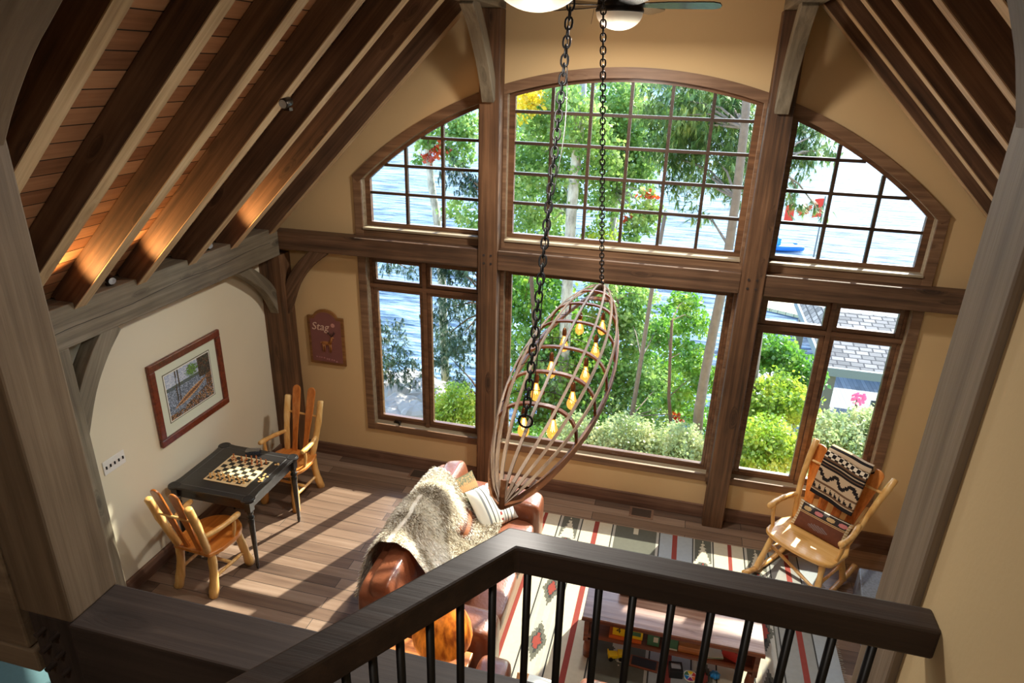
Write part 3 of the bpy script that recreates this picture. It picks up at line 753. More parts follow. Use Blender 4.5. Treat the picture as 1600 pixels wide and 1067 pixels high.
NTH = ['first', 'second', 'third', 'fourth', 'fifth', 'sixth', 'seventh', 'eighth']
order = ['rook', 'knight', 'bishop', 'queen', 'king', 'bishop', 'knight', 'rook']
for i in range(8):
    x, y = sq(i, 1); chess('pawn', 'w', x + random.uniform(-.004, .004), y, 'small chess pawn, %s from the left in the near row of the board' % NTH[i], 'pawns at the near end of the chess board')
    x, y = sq(i, 0)
    kd = order[i]; chess(kd, 'w', x, y, 'wooden chess %s, %s piece from the left in the nearest row' % (kd, NTH[i]), 'chess pieces in the near back row')
far = [(0, 7, 'rook'), (1, 6.2, 'pawn'), (2, 6.6, 'knight'), (2.7, 7.1, 'bishop'), (3.1, 6.1, 'pawn'), (4, 6.9, 'queen'), (4.6, 6, 'pawn'), (5, 7, 'king'), (5.6, 6.2, 'pawn'), (6, 6.9, 'bishop'), (6.6, 6.1, 'pawn'), (7, 7, 'rook'), (0.2, 6.2, 'pawn')]
far.sort(); cnt = {}
for i, j, kd in far:
    cnt[kd] = cnt.get(kd, 0) + 1
    x, y = sq(i, j); chess(kd, 'r', x, y, 'reddish chess %s at the far end, %s of its kind from the left' % (kd, NTH[cnt[kd] - 1]), 'reddish chess pieces at the far end of the board')
ck = None
for k in range(13):
    x = -2.905 + random.uniform(-.035, .04); y = -1.62 + random.uniform(-.10, .03) if k < 10 else -1.44 + random.uniform(-.04, .04)
    if ck is None:
        mb = MB(); mb.lathe([(0.010, 0), (0.011, 0.001), (0.011, 0.004), (0.010, 0.005)], 14); ck = mb.build('draughts_counter', pw, auto=40); o = ck
        ck2 = MB(); ck2.lathe([(0.010, 0), (0.011, 0.001), (0.011, 0.004), (0.010, 0.005)], 14); ck2 = None
    else: o = ck.copy(); COL.objects.link(o)
    o.location = (x, y, 0.7615 + (0.005 if k % 4 == 3 else 0))
    tag(o, 'small round wooden counter lying beside the chess board', 'counter', 'wooden counters heaped right of the chess board')
bx = thing('plastic_box', 'clear plastic storage box lying beyond the chess board', 'box', (-3.24, -1.30, 0.761), radians(18))
mb = MB(); mb.bx(-0.065, 0.065, -0.030, 0.030, 0, 0.002)
for s in (-1, 1): mb.bx(-0.065, 0.065, s * 0.030 - 0.0012, s * 0.030 + 0.0012, 0.002, 0.035); mb.bx(s * 0.065 - 0.0012, s * 0.065 + 0.0012, -0.029, 0.029, 0.002, 0.035)
mb.build('tray', W['clear'], parent=bx)
mb = MB(); mb.bx(-0.067, 0.067, -0.032, 0.032, 0.034, 0.037); mb.build('lid', W['clear'], parent=bx)

# ---- framed print
FX = -3.709
fr = thing('framed_picture', 'red-brown framed lakeside canoe print with a pale mat on the left wall', 'picture', (FX, -1.455, 1.49))
fo = Vector((FX, -1.455, 1.49))
y0, y1, z0, z1 = -1.925, -0.985, 1.095, 1.889; fw = 0.068
def picbar(a, b_, c, d):
    mb = MB(); mb.bx(FX, FX + 0.035, a, b_, c, d); return mb
mb = MB(); mb.bx(FX, FX + 0.034, y0, y1, z0, z0 + fw); mb.bx(FX, FX + 0.034, y0, y1, z1 - fw, z1); mb.bx(FX, FX + 0.034, y0, y0 + fw, z0 + fw, z1 - fw); mb.bx(FX, FX + 0.034, y1 - fw, y1, z0 + fw, z1 - fw)
mb.build('frame', W['frame'], parent=fr, off=fo, bevel=0.008, seg=3)
mb = MB(); mb.bx(FX, FX + 0.012, y0 + fw, y1 - fw, z0 + fw, z1 - fw); mb.build('mat', plain('pale_mat_board', srgb(214, 220, 200), rough=0.8), parent=fr, off=fo)
py0, py1, pz0, pz1 = -1.755, -1.165, 1.28, 1.72
mb = MB(); mb.bx(FX + 0.012, FX + 0.0135, py0 - 0.018, py1 + 0.018, pz0 - 0.018, pz1 + 0.018); mb.build('mat_line', plain('grey_mat_line', srgb(96, 92, 74), rough=0.8), parent=fr, off=fo)
mb = MB(); mb.bx(FX + 0.0135, FX + 0.0145, py0 - 0.010, py1 + 0.010, pz0 - 0.010, pz1 + 0.010); mb.build('mat_edge', plain('white_mat_edge', srgb(226, 226, 216), rough=0.8), parent=fr, off=fo)
pal = [srgb(166, 180, 204), srgb(206, 214, 226), srgb(84, 96, 78), srgb(52, 46, 38), srgb(104, 146, 66), srgb(134, 92, 62), srgb(200, 156, 110), srgb(92, 104, 120), srgb(70, 60, 44), srgb(232, 220, 200), srgb(128, 140, 156), srgb(110, 74, 48)]
pmats = [plain('print_ink_%d' % i, c, rough=0.7) for i, c in enumerate(pal)]
prn = random.Random(4)
NU, NV = 72, 54
def pict(i, j):
    u = (i + .5) / NU; v = (j + .5) / NV; nz = prn.random()
    # canoe hull: long diagonal sliver
    cu, cv = (u - 0.50), (v - 0.36); a = radians(21); p = cu * cos(a) + cv * sin(a); q = -cu * sin(a) + cv * cos(a)
    if abs(p) < 0.42:
        half = 0.075 * (1 - (p / 0.42) ** 2)
        if -half < q < half * 0.75:
            return 6 if q > half * 0.35 or q < -half * 0.55 else (5 if nz > .25 else 3)
    for tx in (0.21, 0.27):
        if abs(u - tx - 0.02 * (v - .5)) < 0.012 and v > 0.34: return 8
    if (u - 0.58) ** 2 / 0.016 + (v - 0.83) ** 2 / 0.014 < 1 + 1.2 * (nz - .5): return 4 if prn.random() < .7 else 2
    if u > 0.72 and v > 0.55: return 3 if nz < .45 else (8 if nz < .75 else (11 if nz < .9 else 2))
    if v > 0.70: return 0 if nz < .6 else 1
    if 0.63 < v <= 0.70: return 2 if nz < .6 else 7
    if v < 0.12 + 0.35 * max(0, u - 0.3): return (3, 11, 8, 8, 5, 10, 6)[int(nz * 7)]
    if u > 0.86: return 8 if nz < .5 else 5
    return 7 if nz < .45 else (10 if nz < .8 else 0)
mb = MB(); px_ = FX + 0.0155
mb.grid(lambda a, b_: (px_, py0 + (py1 - py0) * a, pz0 + (pz1 - pz0) * b_), NU, NV, mf=pict)
mb.build('print', pmats, parent=fr, off=fo)

# ---- switch plate
sp = thing('switch_plate', 'white five-gang light switch plate on the left wall', 'switch', (-3.709, -2.42, 1.25))
so = sp.location
mb = MB(); mb.bx(-3.709, -3.702, -2.53, -2.31, 1.19, 1.31); mb.build('plate', W['white'], parent=sp, off=so, bevel=0.002)
for k in range(5):
    mb = MB(); y = -2.505 + 0.0425 * k; mb.bx(-3.702, -3.694, y - 0.005, y + 0.005, 1.238, 1.262); mb.build('toggle', W['iron'], parent=sp, off=so)

# ---- carved stag sign on the window wall
sg = thing('carved_sign', 'arched dusty-red wooden sign with a relief stag and the word Stag', 'sign', (-3.09, -0.001, 1.48))
so = Vector((-3.09, -0.001, 1.48))
def plaque_poly(x0, x1, z0, z1, ins=0.0):
    cx = (x0 + x1) / 2; sh_ = 0.07
    p = [(x0 + ins, z0 + ins), (x1 - ins, z0 + ins), (x1 - ins, z1 - ins), (x1 - sh_ - ins * .4, z1 - ins)]
    r = (x1 - x0) / 2 - sh_ - ins * .4
    for i in range(13):
        a = radians(12) + (pi - 2 * radians(12)) * i / 12
        p.append((cx + r * cos(a) / cos(radians(12)) * 0.985, z1 - ins - 0.02 + 0.105 * sin(a)))
    p += [(x0 + sh_ + ins * .4, z1 - ins), (x0 + ins, z1 - ins)]
    return p
MX = Matrix(((1, 0, 0, 0), (0, 0, -1, -0.001), (0, 1, 0, 0), (0, 0, 0, 1)))
sgw = wood('sign_border_wood', srgb(96, 60, 28), srgb(132, 88, 44), srgb(160, 114, 64), rough=0.6, knots=0)
mb = MB(); mb.prism(plaque_poly(-3.305, -2.875, 1.18, 1.745), 0.022, MX); mb.build('border', sgw, parent=sg, off=so, bevel=0.006)
mb = MB(); mb.prism(plaque_poly(-3.305, -2.875, 1.18, 1.745, 0.032), 0.004, Matrix.Translation((0, -0.0205, 0)) @ MX)
mb.build('panel', plain('dusty_red_paint', srgb(126, 78, 72), rough=0.8, var=0.12, vscale=14), parent=sg, off=so)
txm = plain('cream_lettering', srgb(214, 180, 160), rough=0.7)
def text(body, size, loc, m, parent, off, rot=(radians(90), 0, 0), depth=0.0015, shear=0.0, name='lettering'):
    cu = bpy.data.curves.new(name, 'FONT'); cu.body = body; cu.size = size; cu.extrude = depth; cu.shear = shear; cu.resolution_u = 3
    cu.align_x = 'CENTER'; cu.align_y = 'CENTER'
    tmp = bpy.data.objects.new('tmp', cu); COL.objects.link(tmp)
    me = bpy.data.meshes.new_from_object(tmp); bpy.data.objects.remove(tmp); me.materials.clear(); me.materials.append(m)
    o = bpy.data.objects.new(name, me); COL.objects.link(o); o.parent = parent
    o.location = Vector(loc) - Vector(off); o.rotation_euler = rot
    return o
text('Stag', 0.125, (-3.155, -0.027, 1.625), txm, sg, so, shear=0.2)
# moon
mb = MB(); mb.lathe([(0.024, 0), (0.022, 0.004)], 18, Matrix.Translation((-3.00, -0.0245, 1.655)) @ Matrix.Rotation(radians(90), 4, 'X')); mb.build('moon', plain('pink_moon_paint', srgb(190, 136, 124), rough=0.8), parent=sg, off=so)
# relief stag
stg = plain('carved_stag_brown', srgb(156, 100, 50), rough=0.5, var=0.3, vscale=30); stgd = plain('carved_stag_dark', srgb(48, 26, 16), rough=0.6)
mb = MB(); bz = -0.030
mb.lathe([(0.002, -0.062), (0.022, -0.05), (0.027, -0.02), (0.024, 0.015), (0.028, 0.04), (0.02, 0.058), (0.002, 0.064)], 12, Matrix.Translation((-3.09, bz + 0.008, 1.435)) @ Matrix.Scale(0.5, 4, (0, 1, 0)) @ Matrix.Rotation(radians(90), 4, 'Y'))
mb.tube([(-3.045, bz, 1.445), (-3.025, bz, 1.485), (-3.02, bz, 1.515)], [0.020, 0.013, 0.011], 8); mb.tube([(-3.022, bz, 1.516), (-2.995, bz, 1.505)], [0.012, 0.006], 8)
for x in (-3.135, -3.115, -3.055, -3.040): mb.tube([(x, bz, 1.425), (x + 0.006, bz, 1.385), (x, bz, 1.335)], [0.010, 0.006, 0.005], 6)
mb.tube([(-3.15, bz, 1.445), (-3.165, bz, 1.435)], [0.008, 0.003], 6)
mb.build('stag_relief', stg, parent=sg, off=so, smooth=True)
mb = MB()
for s in (-1, 1):
    b0 = Vector((-3.022, bz, 1.522)); b1 = b0 + Vector((s * 0.030, 0, 0.030)); b2 = b0 + Vector((s * 0.030, 0, 0.065))
    mb.tube([b0, b1, b2], [0.0045, 0.004, 0.002], 6)
    mb.tube([b1, b1 + Vector((s * 0.018, 0, 0.022))], [0.004, 0.002], 6); mb.tube([b0.lerp(b1, .5), b0 + Vector((s * 0.006, 0, 0.04))], [0.004, 0.002], 6)
mb.build('antlers', stgd, parent=sg, off=so, smooth=True)
mb = MB(); rr_ = random.Random(3)
for k in range(9): mb.box((-3.22 + k * 0.03 + rr_.uniform(-.004, .004), -0.0255, 1.262 - k * 0.0035 + rr_.uniform(-.006, .006)), (0.018, 0.002, rr_.uniform(0.008, 0.022)))
mb.build('faded_lower_lettering', plain('faded_pink_lettering', srgb(168, 116, 116), rough=0.8), parent=sg, off=so)

# ---- floor vents
for cx, cy, lab in ((0.495, -0.125, 'brown floor vent grille by the baseboard under the big window'), (-1.99, -0.12, 'brown floor vent grille behind the leather sofa')):
    v = thing('floor_vent', lab, 'vent', (cx, cy, 0.0))
    mb = MB(); mb.bx(-0.125, 0.125, -0.085, 0.085, 0.0, 0.004); mb.build('flange', W['base'], parent=v)
    mb = MB()
    for k in range(12): mb.bx(-0.10, 0.10, -0.062 + k * 0.0113 - 0.003, -0.062 + k * 0.0113 + 0.003, 0.004, 0.007)
    mb.build('grille', plain('vent_dark', (0.05, 0.035, 0.025, 1), rough=0.5), parent=v)

# ---- small spotlights on the timbers
def spot(loc, rz, lab, aim=None, power=0, off=(0, 0, 0)):
    t = thing('spotlight', lab, 'light', loc, rz)
    mb = MB(); mb.bx(-0.02, 0.02, -0.02, 0.02, 0, 0.02); mb.tube([(0, 0, 0.02), (0, 0, 0.05)], 0.006, 6); mb.build('bracket', W['bronze'], parent=t)
    mb = MB(); mb.lathe([(0.026, -0.045), (0.030, -0.04), (0.033, 0.03), (0.030, 0.036)], 16, Matrix.Translation((0.02, 0, 0.05)) @ Matrix.Rotation(radians(100), 4, 'Y')); mb.build('lamp_head', W['bronze'], parent=t, auto=40)
    mb = MB(); mb.lathe([(0.001, 0), (0.027, 0.001)], 16, Matrix.Translation((0.058, 0, 0.043)) @ Matrix.Rotation(radians(100), 4, 'Y'), cap=False); mb.build('lens', plain('spot_lens', (0.4, 0.45, 0.5, 1), rough=0.1, metal=0.3), parent=t)
    if aim:
        ld = bpy.data.lights.new('spot_beam', 'SPOT'); lo = bpy.data.objects.new('spot_beam', ld); COL.objects.link(lo); ld.energy = power; ld.color = (1.0, 0.50, 0.17); ld.spot_size = radians(95); ld.spot_blend = 0.8; ld.shadow_soft_size = 0.03
        p = Vector(loc) + Vector(off); lo.location = p; lo.rotation_euler = (Vector(aim) - p).to_track_quat('-Z', 'Y').to_euler()
    return t
spot((-3.535, -2.27, 2.735), radians(-20), 'small dark spotlight on the eave beam between the third and fourth rafters', (-2.35, -2.02, 3.80), 26, (0.10, -0.06, 0.10))
spot((-3.535, -1.16, 2.735), radians(-20), 'small dark spotlight on the eave beam nearer the corner post', (-2.35, -0.86, 3.80), 26, (0.10, -0.04, 0.10))
spot((-3.535, -2.86, 2.735), radians(-20), 'small dark spotlight on the eave beam behind the left foreground post', (-2.35, -2.60, 3.80), 26, (0.10, -0.04, 0.10))
t = spot((-2.01, -2.085, 4.02), radians(-90), 'small dark spotlight fixed high on the side of a left rafter')

# ---- rug
rug_cols = [srgb(168, 164, 152), srgb(140, 140, 134), srgb(132, 62, 54), srgb(60, 60, 58), srgb(92, 92, 82), srgb(188, 180, 158), srgb(150, 132, 108), srgb(154, 160, 162)]
rmats = [plain('rug_wool_%d' % i, c, rough=0.95, bump=0.3, bscale=300, var=0.10, vscale=30, spec=0.1) for i, c in enumerate(rug_cols)]
RX0, RX1, RY0, RY1 = -0.66, 2.17, -3.55, -0.415
bands = [(-.66, 0), (-.60, 5), (-.486, 2), (-.439, 5), (-.317, 3), (-.305, 0), (-.279, 4), (-.112, 0), (-.088, 3), (-.076, 5), (.053, 2), (.097, 5), (.223, 3), (.235, 0), (.267, 4), (.675, 0), (.70, 3), (.712, 7), (.83, 2), (.879, 7), (1.019, 3), (1.031, 0), (1.054, 4), (1.193, 0), (1.214, 3), (1.222, 5), (1.351, 2), (1.385, 5), (1.50, 3), (1.515, 0), (1.53, 4), (1.70, 1), (1.73, 3), (1.742, 1), (1.87, 2), (1.915, 1), (1.99, 3), (2.0, 7)]
NRX, NRY = 236, 261
def rugf(i, j):
    x = RX0 + (RX1 - RX0) * (i + .5) / NRX; y = RY0 + (RY1 - RY0) * (j + .5) / NRY
    c = 0
    for bxx, m in bands:
        if x >= bxx: c = m
    dy_end = RY1 - y
    ser = 0.03 * ((int(abs(y) / 0.024)) % 2)
    # centre column motifs (big serrated diamonds)
    for cx, hw, per, ph in ((0.469, 0.20, 1.9, -0.62), (-0.195, 0.08, 0.62, -0.55), (1.12, 0.07, 0.62, -0.55), (1.615, 0.075, 0.62, -0.55)):
        if abs(x - cx) < hw + 0.005:
            t = ((y - ph) / per) % 1.0; t = abs(t - 0.5) * 2       # 0 at motif centre
            ty = (1 - t) * per / 2                                 # distance from edge of cell
            q = abs(x - cx) / hw
            if hw > 0.1:
                if dy_end < 0.10: return 4 if q > 0.12 else 5
                e = (t * per / 2) / 0.62
                qq = q + ser * 3 / 1.5 + e
                if qq < 0.32: return 3
                if qq < 0.62: return 2
                if qq < 0.98: return 5
                return 4
            if dy_end < 0.34:
                e = (dy_end) / 0.34
                return 5 if q < e * 1.0 - ser * 4 else 4
            e = (t * per / 2) / (0.20)
            qq = max(q * 0.9, 0) + e * 0.85 + ser * 2
            if qq < 0.45: return 2
            if qq < 0.95: return 4 if qq > 0.6 else 3
            return 0 if (int((x - cx + 1) / 0.045) % 2) else 5
    return c
rg = thing('area_rug', 'grey, cream and red striped woven rug with serrated diamonds', 'rug', (0.755, -2.0, 0.0))
mb = MB(); hh = 0.010
mb.grid(lambda a, b_: (RX0 + (RX1 - RX0) * a, RY0 + (RY1 - RY0) * b_, hh), NRX, NRY, mf=rugf)
mb.build('woven_field', rmats, parent=rg, off=rg.location)
mb = MB(); mb.bx(RX0, RX1, RY0, RY1, 0.0, hh - 0.0005); mb.build('backing', rmats[1], parent=rg, off=rg.location)
mb = MB(); rf = random.Random(5)
for k in range(150):
    y = RY0 + (RY1 - RY0) * k / 150; dx = rf.uniform(0.02, 0.035)
    mb.tube([(RX1 - 0.002, y, 0.006), (RX1 + dx, y + rf.uniform(-.012, .012), 0.002)], 0.0022, 4)
mb.build('fringe', rmats[0], parent=rg, off=rg.location)
# ============================================================ SOFA
def softbox(mb, x0, x1, y0, y1, z0, z1, puff=0.0, n=8, rnd=0.25, mi=0, M=None):
    """cushion-like rounded box"""
    cx, cy, cz = (x0 + x1) / 2, (y0 + y1) / 2, (z0 + z1) / 2; sx, sy, sz = (x1 - x0) / 2, (y1 - y0) / 2, (z1 - z0) / 2
    e = rnd
    def sp(a, e): return math.copysign(abs(a) ** e, a)
    nu, nv = 4 * n, 2 * n
    vs = []; fs = []
    for j in range(nv + 1):
        ph = -pi / 2 + pi * j / nv
        for i in range(nu):
            th_ = 2 * pi * i / nu
            x = sp(cos(ph), e) * sp(cos(th_), e); y = sp(cos(ph), e) * sp(sin(th_), e); z = sp(sin(ph), e)
            px = 1 + puff * (1 - x * x) * (1 - y * y) * 0.9 * (1 if abs(z) > .5 else 0)
            vs.append((cx + sx * x, cy + sy * y, cz + sz * z * px))
    for j in range(nv):
        for i in range(nu):
            i2 = (i + 1) % nu; fs.append((j * nu + i, j * nu + i2, (j + 1) * nu + i2, (j + 1) * nu + i))
    mb.add(vs, fs, M, mi)
def cushion_mesh(w, h, t, n=22, pinch=0.10):
    """throw pillow lying in local XY, thickness on Z"""
    mb = MB()
    def P(a, b_, s):
        u = 2 * a - 1; v = 2 * b_ - 1
        k = (1 - abs(u) ** 2.6) * (1 - abs(v) ** 2.6); k = max(k, 0) ** 0.55
        x = w / 2 * u * (1 - pinch * (1 - v * v) * abs(u) * 0.6); y = h / 2 * v * (1 - pinch * (1 - u * u) * abs(v) * 0.6)
        return (x, y, s * t / 2 * k)
    return mb, P
def frame_n(center, nrm, up):
    Z = Vector(nrm).normalized(); Y = Vector(up); Y = (Y - Z * Y.dot(Z)).normalized(); X = Y.cross(Z)
    M = Matrix((X, Y, Z)).transposed().to_4x4(); M.translation = Vector(center); return M
L = W['leather']
sf = thing('leather_sofa', 'cognac leather sofa with its back to the games table', 'sofa', (-0.95, -1.76, 0))
so = sf.location.copy()
mb = MB(); mb.bx(-1.40, -0.46, -2.62, -0.90, 0.07, 0.27); mb.build('base', L, parent=sf, off=so, bevel=0.02, seg=3)
mb = MB(); softbox(mb, -1.47, -1.22, -2.70, -0.83, 0.10, 0.74, 0, rnd=0.22, n=10)
o = mb.build('back_frame', L, parent=sf, off=so, smooth=True)
# three back cushions, reclined
for ya, yb in ((-1.49, -0.86), (-2.10, -1.49), (-2.68, -2.10)):
    mb = MB(); M = Matrix.Translation((-1.24, (ya + yb) / 2, 0.58)) @ Matrix.Rotation(radians(-14), 4, 'Y')
    softbox(mb, -0.105, 0.105, -(yb - ya) / 2, (yb - ya) / 2, -0.24, 0.24, 0, rnd=0.36, n=10, M=M)
    # folded lip on the crest, with the seam showing
    mb.build('back_cushion', L, parent=sf, off=so, smooth=True)
for ya, yb in ((-1.76, -1.12), (-2.42, -1.76)):
    mb = MB(); softbox(mb, -1.17, -0.43, ya, yb, 0.25, 0.43, 0.25, rnd=0.30, n=10); mb.build('seat_cushion', L, parent=sf, off=so, smooth=True)
for ya, yb in ((-1.12, -0.84), (-2.70, -2.42)):
    mb = MB(); softbox(mb, -1.30, -0.41, ya, yb, 0.06, 0.58, 0.05, rnd=0.26, n=10)
    mb.build('arm', L, parent=sf, off=so, smooth=True)
for x in (-1.36, -0.52):
    for y in (-2.58, -0.94):
        mb = MB(); mb.lathe([(0.02, 0), (0.03, 0.03), (0.03, 0.08)], 12, Matrix.Translation((x, y, 0))); mb.build('foot', W['black'], parent=sf, off=so, smooth=True)
for ya in (-1.49, -2.10):
    mb = MB(); mb.tube([(-1.345, ya, 0.74), (-1.30, ya, 0.785), (-1.21, ya, 0.76), (-1.15, ya, 0.62)], 0.004, 6); mb.build('piping', W['leatherd'], parent=sf, off=so)

# ---- fur throw: draped sheet + pile
fur_a = wood('fur_throw_hair', srgb(160, 146, 118), srgb(238, 232, 216), srgb(252, 250, 244), axis='X', rough=0.8, fine=4.5, long=1.6, knots=0, bump=0, rnd=False, spec=0.15)
def throw_pt(a, b_):
    """a runs across the sofa back (outer hem to seat hem), b along it"""
    y = -1.22 - 1.22 * b_
    path = [(-1.60, 0.30), (-1.56, 0.52), (-1.50, 0.72), (-1.40, 0.86), (-1.28, 0.90), (-1.17, 0.85), (-1.08, 0.70), (-1.00, 0.54), (-0.86, 0.485), (-0.70, 0.49)]
    shift = (b_ - 0.5) * 1.3
    t = max(0.0, min(1.0, a)) * (len(path) - 1) ; i = min(int(t), len(path) - 2); f = t - i
    x = path[i][0] * (1 - f) + path[i + 1][0] * f; z = path[i][1] * (1 - f) + path[i + 1][1] * f
    wob = 0.03 * sin(a * 9 + b_ * 7) + 0.02 * sin(b_ * 17 + a * 5)
    edge = -0.10 * (1 - a) * (b_ - 0.3)
    x += wob * 0.6 + (-0.04 if b_ > .4 and a < .4 else 0) ; z += wob * 0.5 + 0.02
    y += 0.05 * sin(a * 6.0) - 0.22 * a * (0.3 - b_) * 1.0 - edge
    return Vector((x, y, z))
th_ = thing('fur_throw', 'thick cream and grey fur throw draped over the leather sofa back', 'throw', (-1.25, -1.8, 0.5))
to = th_.location.copy()
mb = MB(); mb.grid(lambda a, b_: throw_pt(a, b_), 40, 40); mb.build('hide', fur_a, parent=th_, off=to, smooth=True)
mb = MB(); fr_ = random.Random(11)
fur_b = wood('fur_throw_dark_hair', srgb(96, 82, 60), srgb(150, 136, 112), srgb(190, 178, 154), axis='X', rough=0.8, fine=4.5, long=1.6, knots=0, bump=0, rnd=False, spec=0.15)
for k in range(34000):
    a = fr_.random(); b_ = fr_.random(); e = 0.01
    p = throw_pt(a, b_); du = throw_pt(min(a + e, 1), b_) - throw_pt(max(a - e, 0), b_); dv = throw_pt(a, min(b_ + e, 1)) - throw_pt(a, max(b_ - e, 0))
    nn = du.cross(dv); 
    if nn.length < 1e-9: continue
    nn.normalize()
    ref = Vector((-1.28, p.y, 0.35)) if a < 0.75 else Vector((p.x - 0.1, p.y, 0.0))
    if nn.dot(p - ref) < 0: nn = -nn
    lay = Vector((0.5 + fr_.uniform(-.4, .4), -0.8 + fr_.uniform(-.4, .4), -0.3)) * 0.7
    d = (nn * 0.75 + lay * 0.8 + Vector((fr_.uniform(-.3, .3), fr_.uniform(-.3, .3), fr_.uniform(-.2, .2)))).normalized()
    Ln = fr_.uniform(0.022, 0.05); sd_ = d.cross(Vector((fr_.uniform(-1, 1), fr_.uniform(-1, 1), fr_.uniform(-1, 1)))).normalized() * fr_.uniform(0.0016, 0.003)
    mid = p + d * Ln * 0.55; tip = p + d * Ln + Vector((0, 0, -0.012))
    band = 0.5 + 0.5 * sin(b_ * 15 + 2.2 * sin(a * 5.0) + a * 2.0); pd = 0.08 + 0.62 * max(0, band - 0.45) / 0.55
    mb.add([p - sd_, p + sd_, mid + sd_ * .8, mid - sd_ * .8, tip], [(0, 1, 2, 3), (3, 2, 4)], None, 1 if fr_.random() < pd else 0)
o = mb.build('fur_pile', [fur_a, fur_b], parent=th_, off=to); o['kind'] = 'stuff'

# ---- cushions on the sofa
pil_cols1 = [plain('cushion_ochre', srgb(140, 104, 60), rough=0.9, var=.2, vscale=40), plain('cushion_moss', srgb(78, 76, 48), rough=0.9, var=.3, vscale=50), plain('cushion_brown', srgb(98, 60, 40), rough=0.9, var=.3, vscale=30), plain('cushion_black', srgb(44, 42, 36), rough=0.9)]
def pillow(name, label, w, h, t, M, mats, mf, trim=None):
    o0 = thing(name, label, 'cushion', M.translation)
    mb, P = cushion_mesh(w, h, t); R = M.to_3x3().to_4x4(); n = 40
    mb.grid(lambda a, b_: P(a, b_, 1), n, n, M=R, mf=mf); mb.grid(lambda a, b_: P(a, 1 - b_, -1), n, n, M=R, mf=lambda i, j: 0)
    c = mb.build('cover', mats, parent=o0, smooth=True)
    if trim:
        mb2 = MB(); pts = []
        for (a0, b0, a1, b1) in ((0, 0, 1, 0), (1, 0, 1, 1), (1, 1, 0, 1), (0, 1, 0, 0)):
            for k in range(10): f = k / 10; pts.append(R @ Vector(P(a0 + (a1 - a0) * f, b0 + (b1 - b0) * f, 0)))
        mb2.tube(pts, 0.005, 6, closed=True); mb2.build('piping', trim, parent=o0, smooth=True)
    return o0
rp = random.Random(8)
def mf1(i, j):
    v = j / 40; u = i / 40
    if 0.60 < v < 0.80: return 0 if (abs(v - 0.70) < 0.07 or i % 3) else 2
    if v >= 0.8: return 1 if rp.random() < .7 else 0
    if (u - 0.5) ** 2 + (v - 0.3) ** 2 < 0.02: return 3
    return (1, 1, 3, 0, 2)[int(rp.random() * 5)] if rp.random() < .5 else 1
pillow('throw_cushion', 'moss green and ochre patterned cushion against the sofa back', 0.40, 0.40, 0.14, frame_n((-1.075, -1.21, 0.625), (0.80, -0.12, 0.55), (-0.5, 0.35, 0.8)), pil_cols1, mf1, pil_cols1[1])
pil2 = [plain('cushion_white', srgb(226, 226, 216), rough=0.9), plain('cushion_grey_stripe', srgb(130, 134, 136), rough=0.9), plain('cushion_red_stripe', srgb(176, 70, 62), rough=0.9), plain('cushion_black_stripe', srgb(60, 62, 66), rough=0.9)]
def mf2(i, j):
    if i in (8, 9, 31, 32): return 1
    if i in (13, 27): return 3
    if i in (20, 21): return 2 if (j // 3) % 2 else 0
    if i in (17, 24): return 1
    return 0
pillow('throw_cushion', 'white cushion with thin grey, red and black stripes leaning in the sofa corner', 0.42, 0.42, 0.15, frame_n((-0.83, -1.235, 0.60), (0.66, -0.42, 0.66), (-0.55, 0.35, 0.75)), pil2, mf2)
mats3 = [plain('cushion_tan_leather', srgb(150, 92, 58), rough=0.5), plain('cushion_brown_weave', srgb(96, 58, 40), rough=0.8, var=.3, vscale=60)]
pillow('throw_cushion', 'dark brown woven cushion tucked below the green one on the sofa', 0.38, 0.34, 0.12, frame_n((-0.99, -1.50, 0.55), (0.75, 0.1, 0.62), (-0.5, -0.2, 0.8)), mats3, lambda i, j: 1 if (j // 5) % 2 else 0)

# ---- armchair below the rail
ac = thing('leather_armchair', 'cognac leather armchair whose top shows below the handrail', 'armchair', (0.02, -3.30, 0))
so = ac.location.copy()
mb = MB(); mb.bx(-0.36, 0.40, -3.66, -3.0, 0.07, 0.28); mb.build('base', L, parent=ac, off=so, bevel=0.02)
mb = MB(); softbox(mb, -0.40, 0.44, -3.74, -3.52, 0.10, 0.80, 0, rnd=0.3); mb.build('backrest', L, parent=ac, off=so, smooth=True)
mb = MB(); softbox(mb, -0.24, 0.28, -3.54, -2.95, 0.27, 0.45, 0.2, rnd=0.3); mb.build('seat_cushion', L, parent=ac, off=so, smooth=True)
for xa, xb in ((-0.44, -0.20), (0.24, 0.48)):
    mb = MB(); softbox(mb, xa, xb, -3.60, -2.86, 0.07, 0.66, 0.03, rnd=0.32)
    mb.build('arm', L, parent=ac, off=so, smooth=True)
pillow('throw_cushion', 'pale cushion with an orange edge on the armchair below the handrail', 0.36, 0.36, 0.13, frame_n((0.02, -3.10, 0.62), (0.1, 0.35, 0.9), (0, 1, 0)), [pil2[0], plain('cushion_orange', srgb(190, 130, 70), rough=.8)], lambda i, j: 1 if i < 9 else 0)

